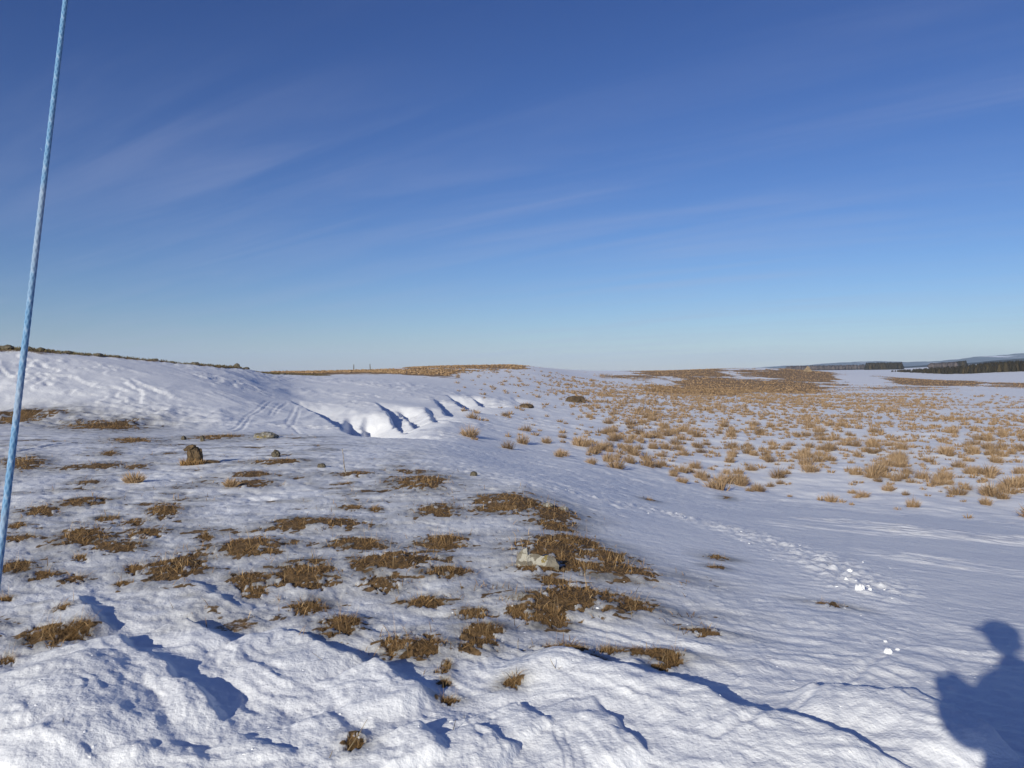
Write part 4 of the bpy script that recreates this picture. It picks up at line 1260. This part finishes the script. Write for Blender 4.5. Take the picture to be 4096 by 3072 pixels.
# woods
def conifers(name, label, pts_xy, hmin, hmax, mat, seed, bare=False, taper=None):
    g = np.random.default_rng(seed)
    vv, ff, tt, off = [], [], [], 0
    K = 6
    for (x, y) in pts_xy:
        h = g.uniform(hmin, hmax)
        if taper: h *= float(np.interp(512 + FPX * x / y, taper, (.22, 1.0)))
        z0 = float(zat(x, y)) - .2
        tiers = [(.08, .30 if not bare else .12), (.30, .26 if not bare else .34), (.55, .17 if not bare else .36), (.78, .09 if not bare else .22)]
        ti = g.uniform(.2, .9)
        wz = []
        ph = g.uniform(0, 6.28)
        for (t, w) in tiers:
            for k in range(K):
                a = ph + k / K * 6.283
                ww = w * h * g.uniform(.65, 1.2)
                wz.append((x + ww * math.cos(a), y + ww * math.sin(a), z0 + h * (t + g.uniform(-.05, .05))))
        wz.append((x, y, z0 + h)); wz.append((x, y, z0))
        vv.append(np.array(wz))
        fl = []
        for l_ in range(3):
            for k in range(K):
                k2 = (k + 1) % K
                a, b, c2, d = l_ * K + k, l_ * K + k2, (l_ + 1) * K + k2, (l_ + 1) * K + k
                fl += [(a, b, c2), (a, c2, d)]
        for k in range(K):
            fl += [(3 * K + k, 3 * K + (k + 1) % K, 4 * K), ((k + 1) % K, k, 4 * K + 1)]
        ff.append(np.array(fl) + off); off += len(wz)
        tt.append(np.clip(ti + g.uniform(-.15, .15, len(wz)), 0, 1))
    o = link(name, np_mesh(name, np.concatenate(vv), [np.concatenate(ff)], np.concatenate(tt)), mat)
    return tag(o, label, kind='stuff')
def in_poly(px, py, poly):
    ins = np.zeros(len(px), bool)
    j = len(poly) - 1
    for i in range(len(poly)):
        xi, yi = poly[i]; xj, yj = poly[j]
        cnd = ((yi > py) != (yj > py)) & (px < (xj - xi) * (py - yi) / (yj - yi + 1e-12) + xi)
        ins ^= cnd; j = i
    return ins
def wood_area(a_px, n, seed):
    """trees at random in a polygon given as (1024 px bearing, forward distance)"""
    g = np.random.default_rng(seed)
    P_ = [((p - 512) / FPX * d, d) for p, d in a_px]
    xs = [p[0] for p in P_]; ys = [p[1] for p in P_]
    x = g.uniform(min(xs), max(xs), n * 4); y = g.uniform(min(ys), max(ys), n * 4)
    k = in_poly(x, y, P_)
    return list(zip(x[k][:n], y[k][:n]))
conifers('plantation', 'dark brown green conifer plantation on the right hand hill', wood_area([(888, 640), (930, 560), (970, 520), (1024, 470), (1150, 440), (1200, 640), (1024, 640), (960, 660), (920, 690)], 2600, 5), 4.6, 6.8, M_PINE, 1, taper=(885, 985))
conifers('wood', 'dark block of trees left of the plantation', wood_area([(866, 980), (902, 980), (902, 1060), (866, 1060)], 420, 6), 7.5, 10, M_PINE, 2)
conifers('wood', 'grey leafless wood above the tip of the plantation', wood_area([(928, 1000), (956, 1000), (956, 1080), (935, 1080)], 360, 7), 5.5, 7.5, M_BIRCH, 3, True)
conifers('wood', 'small dark square wood right of the grey leafless one', wood_area([(956, 1030), (966, 1030), (966, 1080), (956, 1080)], 140, 8), 6.5, 8, M_PINE, 4)
conifers('wood', 'thin grey belt of trees behind the cairn', wood_area([(786, 1300), (866, 1200), (866, 1240), (786, 1340)], 420, 9), 6, 9, M_BIRCH, 5, True)

# ------------------------------------------------------------------ the blue rope beside the camera
def ray(px, py, d):
    a = (384 - py / 4) / FPX; b = (px / 4 - 512) / FPX
    return np.array([b, math.cos(PITCH) + a * math.sin(PITCH), a * math.cos(PITCH) - math.sin(PITCH)]) * d + np.array([0, 0, CAMZ])
p_lo = ray(-12, 2330, .43); p_hi = ray(262, 0, .64)
dirv = (p_hi - p_lo) / np.linalg.norm(p_hi - p_lo)
t_base = (p_lo[2] + .02) / dirv[2]
base_pt = p_lo - dirv * t_base
rope = empty('rope', base_pt)
tag(rope, 'taut pale blue braided guy rope slanting up the left side', 'rope')
mr_, t_, b_ = new_mat('blue_rope')
at_ = node(t_, 'ShaderNodeAttribute', attribute_name='tint').outputs['Fac']
g_ = node(t_, 'ShaderNodeTexCoord').outputs['Object']
cc = ramp(t_, at_, [(0.0, (0.04, 0.12, 0.27)), (.5, (0.11, 0.26, 0.45)), (1.0, (0.26, 0.38, 0.54))])
cc = mix_rgb(t_, maprange(t_, noise_node(t_, g_, 9.0, 4, .7), .52, .66, 0, .5), cc, (0.34, 0.38, 0.46))
t_.links.new(cc, b_.inputs['Base Color'])
b_.inputs['Roughness'].default_value = 0.7
def rope_mesh(length, rad, step=.0007, K=16):
    n = int(length / step)
    zz_ = np.arange(n) * step
    th = np.arange(K) / K * 2 * math.pi
    T, Zg = np.meshgrid(th, zz_)
    pitch = .0075
    a1 = np.sin(4 * T + 2 * math.pi * Zg / pitch); a2 = np.sin(4 * T - 2 * math.pi * Zg / pitch)
    wv = np.maximum(a1, a2)
    rd = rad * (1 + .11 * wv)
    d = Vector(dirv); qx = d.to_track_quat('Z', 'Y')
    ex = np.array(qx @ Vector((1, 0, 0))); ey = np.array(qx @ Vector((0, 1, 0)))
    v = (rd * np.cos(T))[..., None] * ex + (rd * np.sin(T))[..., None] * ey + Zg[..., None] * dirv
    I_ = np.arange(n * K).reshape(n, K); I2 = np.roll(I_, -1, 1)
    q = np.stack([I_[:-1], I2[:-1], I2[1:], I_[1:]], -1).reshape(-1, 4)
    tint = np.clip(.5 + .35 * wv + .35 * (a1 > a2) * (np.sin(Zg / pitch * 2 * math.pi / 3 + T) > .5) - .1, 0, 1)
    return np_mesh('rope', v.reshape(-1, 3), [q], tint.ravel(), True)
link('cord', rope_mesh(3.6, .0018), mr_, rope)
M_PEG = flat_mat('peg_metal', (0.35, 0.35, 0.36), .4)
bm = bmesh.new()
bmesh.ops.create_cone(bm, cap_ends=True, segments=10, radius1=.004, radius2=.006, depth=.2)
bmesh.ops.translate(bm, verts=bm.verts, vec=(0, 0, -.06))
bm_obj('peg', bm, M_PEG, rope)
# stray fibres that stand off the rope
nf = 60
tpos = rng.uniform(1.0, 2.6, nf)
rt = tpos[:, None] * dirv + rng.normal(0, .0013, (nf, 3))
link('stray_fibre', blade_mesh('fibres', rt, rng.uniform(.001, .0035, nf), rng.uniform(0, 6.28, nf), rng.uniform(.4, 1.5, nf), np.full(nf, .0003), np.full(nf, .9), face=np.zeros(nf)), mr_, rope)

# ------------------------------------------------------------------ the photographer, standing just behind the camera
YAW = R(24)
person = empty('person', (0.17, -0.40, 0.13), YAW)
tag(person, 'person in a dark padded coat and peaked cap holding up a small camera', 'person')
def skin(name, verts, edges, radii, mat, parent, root=0, sub=2):
    me_ = bpy.data.meshes.new(name)
    me_.from_pydata(verts, edges, [])
    o = link(name, me_, mat, parent)
    md = o.modifiers.new('skin', 'SKIN'); md.use_smooth_shade = True
    me_.skin_vertices  # layer created by the modifier
    for i, r_ in enumerate(radii):
        sv = me_.skin_vertices[0].data[i]
        sv.radius = r_ if isinstance(r_, tuple) else (r_, r_)
        sv.use_root = (i == root)
    sb = o.modifiers.new('sub', 'SUBSURF'); sb.levels = 1; sb.render_levels = sub
    return o
M_COAT = flat_mat('coat_cloth', (0.05, 0.055, 0.07))
mc_, t_, b_ = new_mat('coat_and_trousers')
so_ = node(t_, 'ShaderNodeSeparateXYZ'); t_.links.new(node(t_, 'ShaderNodeTexCoord').outputs['Object'], so_.inputs[0])
c1_ = mix_rgb(t_, maprange(t_, so_.outputs['Z'], .80, .805), (0.07, 0.06, 0.045), (0.05, 0.055, 0.07))
t_.links.new(mix_rgb(t_, maprange(t_, so_.outputs['Z'], .20, .205), (0.03, 0.022, 0.016), c1_), b_.inputs['Base Color'])
b_.inputs['Roughness'].default_value = .85
M_SKIN = flat_mat('skin', (0.48, 0.30, 0.22), .55)
M_CAP = flat_mat('cap_cloth', (0.06, 0.05, 0.05))
M_HAIR = flat_mat('hair', (0.05, 0.035, 0.025))
M_BLACK = flat_mat('camera_black', (0.03, 0.03, 0.033), .4)
# local frame: the person faces +Y; the hands meet at the camera
loc_cam = Matrix.Rotation(-YAW, 3, 'Z') @ (Vector((0, 0, CAMZ)) - Vector((0.17, -0.40, 0.13)))
hx, hy, hz = loc_cam
hy -= .035
bv, be, br = [], [], []
def badd(p, r_, prev=None):
    bv.append(p); br.append(r_)
    if prev is not None: be.append((prev, len(bv) - 1))
    return len(bv) - 1
pel = badd((0, 0, .96), (.19, .15))
wai = badd((0, .03, 1.12), (.21, .19), pel)
che = badd((0, .02, 1.30), (.22, .18), wai)
upc = badd((0, -.01, 1.44), (.15, .11), che)
nek = badd((0, .01, 1.53), .085, upc)
badd((0, .02, 1.60), .075, nek)
for sgn in (-1, 1):
    sh = badd((sgn * .19, -.01, 1.43), .095, upc)
    el = badd((sgn * .21, .15, 1.23), .082, sh)
    mid_ = badd((sgn * .15 + hx * .4, .15 + (hy - .15) * .55, 1.23 + (hz - 1.23) * .4), .055, el)
    badd((hx + sgn * .085, hy - .06, hz - .05), .052, mid_)
    hp = badd((sgn * .10, 0, .88), .115, pel)
    kn = badd((sgn * .12, .03, .50), .082, hp)
    an = badd((sgn * .13, .0, .12), .068, kn)
    bo = badd((sgn * .135, .01, .05), .058, an)
    badd((sgn * .15, .16, .04), .048, bo)
skin('body', bv, be, br, mc_, person, 0)
# head
bm = bmesh.new()
bmesh.ops.create_uvsphere(bm, u_segments=28, v_segments=20, radius=1)
for v in bm.verts:
    x_, y_, z_ = v.co
    jaw = max(0, -z_)
    nx = x_ * .076 * (1 - .28 * jaw)
    ny = y_ * .098 * (1 - .12 * jaw) + .012 * jaw
    nz = z_ * .118
    if y_ > .3:
        w_ = math.exp(-(x_ / .16) ** 2 - ((z_ + .12) / .20) ** 2); ny += .026 * w_          # nose
        for e_ in (-.38, .38): ny -= .010 * math.exp(-((x_ - e_) / .16) ** 2 - ((z_ - .05) / .12) ** 2)   # eye sockets
        ny += .006 * math.exp(-(x_ / .3) ** 2 - ((z_ + .48) / .09) ** 2)                     # lips
        ny += .008 * math.exp(-(x_ / .25) ** 2 - ((z_ + .78) / .15) ** 2)                    # chin
    for e_ in (-1, 1):
        if x_ * e_ > .85: nx += e_ * .012 * math.exp(-((z_ - 0) / .25) ** 2 - ((y_ + .1) / .25) ** 2)   # ears
    v.co = (nx, ny, nz)
HZ = 1.70
head = bm_obj('head', bm, M_SKIN, person, (0, .035, HZ), True)
M_EYE = flat_mat('eye', (.5, .48, .45), .2)
for e_ in (-.03, .03):
    bm = bmesh.new(); bmesh.ops.create_uvsphere(bm, u_segments=12, v_segments=8, radius=.0125)
    bm_obj('eye', bm, M_EYE, head, (e_, .080, .006), True)
bm = bmesh.new()
bmesh.ops.create_uvsphere(bm, u_segments=24, v_segments=14, radius=1)
bmesh.ops.delete(bm, geom=[v for v in bm.verts if v.co.z < -.55 or (v.co.y > .45 and v.co.z < .25)], context='VERTS')
for v in bm.verts: v.co = (v.co.x * .083, v.co.y * .104 - .004, v.co.z * .122)
bm_obj('hair', bm, M_HAIR, head, (0, 0, 0), True)
bm = bmesh.new()
bmesh.ops.create_uvsphere(bm, u_segments=24, v_segments=14, radius=1)
bmesh.ops.delete(bm, geom=[v for v in bm.verts if v.co.z < -.02], context='VERTS')
for v in bm.verts: v.co = (v.co.x * .098, v.co.y * .118, v.co.z * .105)
cap = bm_obj('cap', bm, M_CAP, person, (0, .03, HZ + .045), True)
bm = bmesh.new()
ring0, ring1 = [], []
for k in range(13):
    a = R(25 + 130 * k / 12)
    p0 = Vector((.092 * math.cos(a), .112 * math.sin(a), .0)); p1 = Vector((.085 * math.cos(a), .112 * math.sin(a) + .085 * math.sin((a - R(25)) / R(130) * math.pi) ** .6, -.022))
    ring0.append((bm.verts.new(p0), bm.verts.new(p0 + Vector((0, 0, .006))))); ring1.append((bm.verts.new(p1), bm.verts.new(p1 + Vector((0, 0, .006)))))
for k in range(12):
    bm.faces.new((ring0[k][1], ring1[k][1], ring1[k + 1][1], ring0[k + 1][1])); bm.faces.new((ring0[k + 1][0], ring1[k + 1][0], ring1[k][0], ring0[k][0]))
    bm.faces.new((ring1[k][1], ring1[k][0], ring1[k + 1][0], ring1[k + 1][1]))
bm_obj('peak', bm, M_CAP, cap, None, True)
# unseen block added between arms and torso to fill out the figure's cast shadow
bm = bmesh.new(); bmesh.ops.create_cube(bm, size=1.0)
bmesh.ops.scale(bm, vec=(.22, .15, .17), verts=bm.verts)
bmesh.ops.bevel(bm, geom=bm.edges[:], offset=.03, segments=3, affect='EDGES')
shadow_block = empty('shadow_filler', (0, 0, 0))
bp_ = Matrix.Rotation(YAW, 3, 'Z') @ Vector((0, .26, 1.225)) + Vector((.17, -.40, .13))
shadow_block.location = bp_; shadow_block.rotation_euler = (0, 0, YAW)
tag(shadow_block, 'dark block added unseen at the chest to fill out the cast shadow', 'shadow_block')
bm_obj('filler_body', bm, M_COAT, shadow_block, None, True)
bm = bmesh.new(); bmesh.ops.create_cube(bm, size=1.0)
bmesh.ops.scale(bm, vec=(.23, .13, .012), verts=bm.verts)
bm_obj('filler_lid', bm, M_BLACK, shadow_block, (0, 0, .086))
# hands round the camera body
for sgn in (-1, 1):
    vs_, es_, rs_ = [], [], []
    def hadd(p, r_, prev=None):
        vs_.append(p); rs_.append(r_)
        if prev is not None: es_.append((prev, len(vs_) - 1))
        return len(vs_) - 1
    wr = hadd((hx + sgn * .085, hy - .05, hz - .05), .026)
    pm = hadd((hx + sgn * .072, hy - .01, hz - .022), (.030, .020), wr)
    for k, (lz, ln_) in enumerate([(.020, .9), (.004, 1.0), (-.012, .95), (-.027, .75)]):
        a_ = hadd((hx + sgn * .066, hy + .012, hz + lz), .0095, pm)
        b2 = hadd((hx + sgn * .058, hy + .030, hz + lz + .002), .0088, a_)
        hadd((hx + sgn * (.058 - .030 * ln_), hy + .036, hz + lz), .0078, b2)
    th_ = hadd((hx + sgn * .060, hy - .032, hz + .0), .011, wr)
    hadd((hx + sgn * .036, hy - .036, hz + .014), .0095, th_)
    skin('hand', vs_, es_, rs_, M_SKIN, person, 0)
# the small camera itself: its body sits just behind the picture's viewpoint
cb = empty('compact_camera', (0, 0, 0))
tag(cb, 'small black compact camera held up in both hands', 'camera')
m_rot = Matrix.Translation(Vector((0, -.045, CAMZ)))
bm = bmesh.new(); bmesh.ops.create_cube(bm, size=1.0)
bmesh.ops.scale(bm, vec=(.105, .026, .062), verts=bm.verts)
bmesh.ops.bevel(bm, geom=bm.edges[:], offset=.006, segments=3, affect='EDGES')
bm_obj('camera_body', bm, M_BLACK, cb, (0, -.048, CAMZ))
bm = bmesh.new(); bmesh.ops.create_cone(bm, cap_ends=True, segments=32, radius1=.024, radius2=.022, depth=.02)
o = bm_obj('lens', bm, M_BLACK, cb, (0, -.026, CAMZ)); o.rotation_euler = (R(-90), 0, 0)
bm = bmesh.new(); bmesh.ops.create_cone(bm, cap_ends=True, segments=16, radius1=.006, radius2=.006, depth=.006)
bm_obj('shutter_button', bm, M_PEG, cb, (.035, -.048, CAMZ + .033))

# ------------------------------------------------------------------ haze
HAZE = 0.00008
if HAZE:
    bm = bmesh.new(); bmesh.ops.create_cube(bm, size=1.0)
    zlo = float(Z.min()) - 70.0; zhi = 190.0
    bmesh.ops.scale(bm, vec=(19600, 19600, zhi - zlo), verts=bm.verts)
    mz = bpy.data.materials.new('haze'); mz.use_nodes = True
    t_ = mz.node_tree; t_.nodes.clear()
    out_ = t_.nodes.new('ShaderNodeOutputMaterial'); pv = t_.nodes.new('ShaderNodeVolumePrincipled')
    pv.inputs['Color'].default_value = (0.62, 0.78, 1.0, 1)
    pv.inputs['Density'].default_value = HAZE
    pv.inputs['Anisotropy'].default_value = 0.0
    t_.links.new(pv.outputs[0], out_.inputs['Volume'])
    o = bm_obj('haze', bm, mz, loc=(0, 0, (zhi + zlo) / 2))
    tag(o, 'thin cold air haze over the moor', kind='stuff')
print('lowest', Z.min(), 'highest', Z.max(), 'tris', sum(len(m_.polygons) for m_ in bpy.data.meshes))
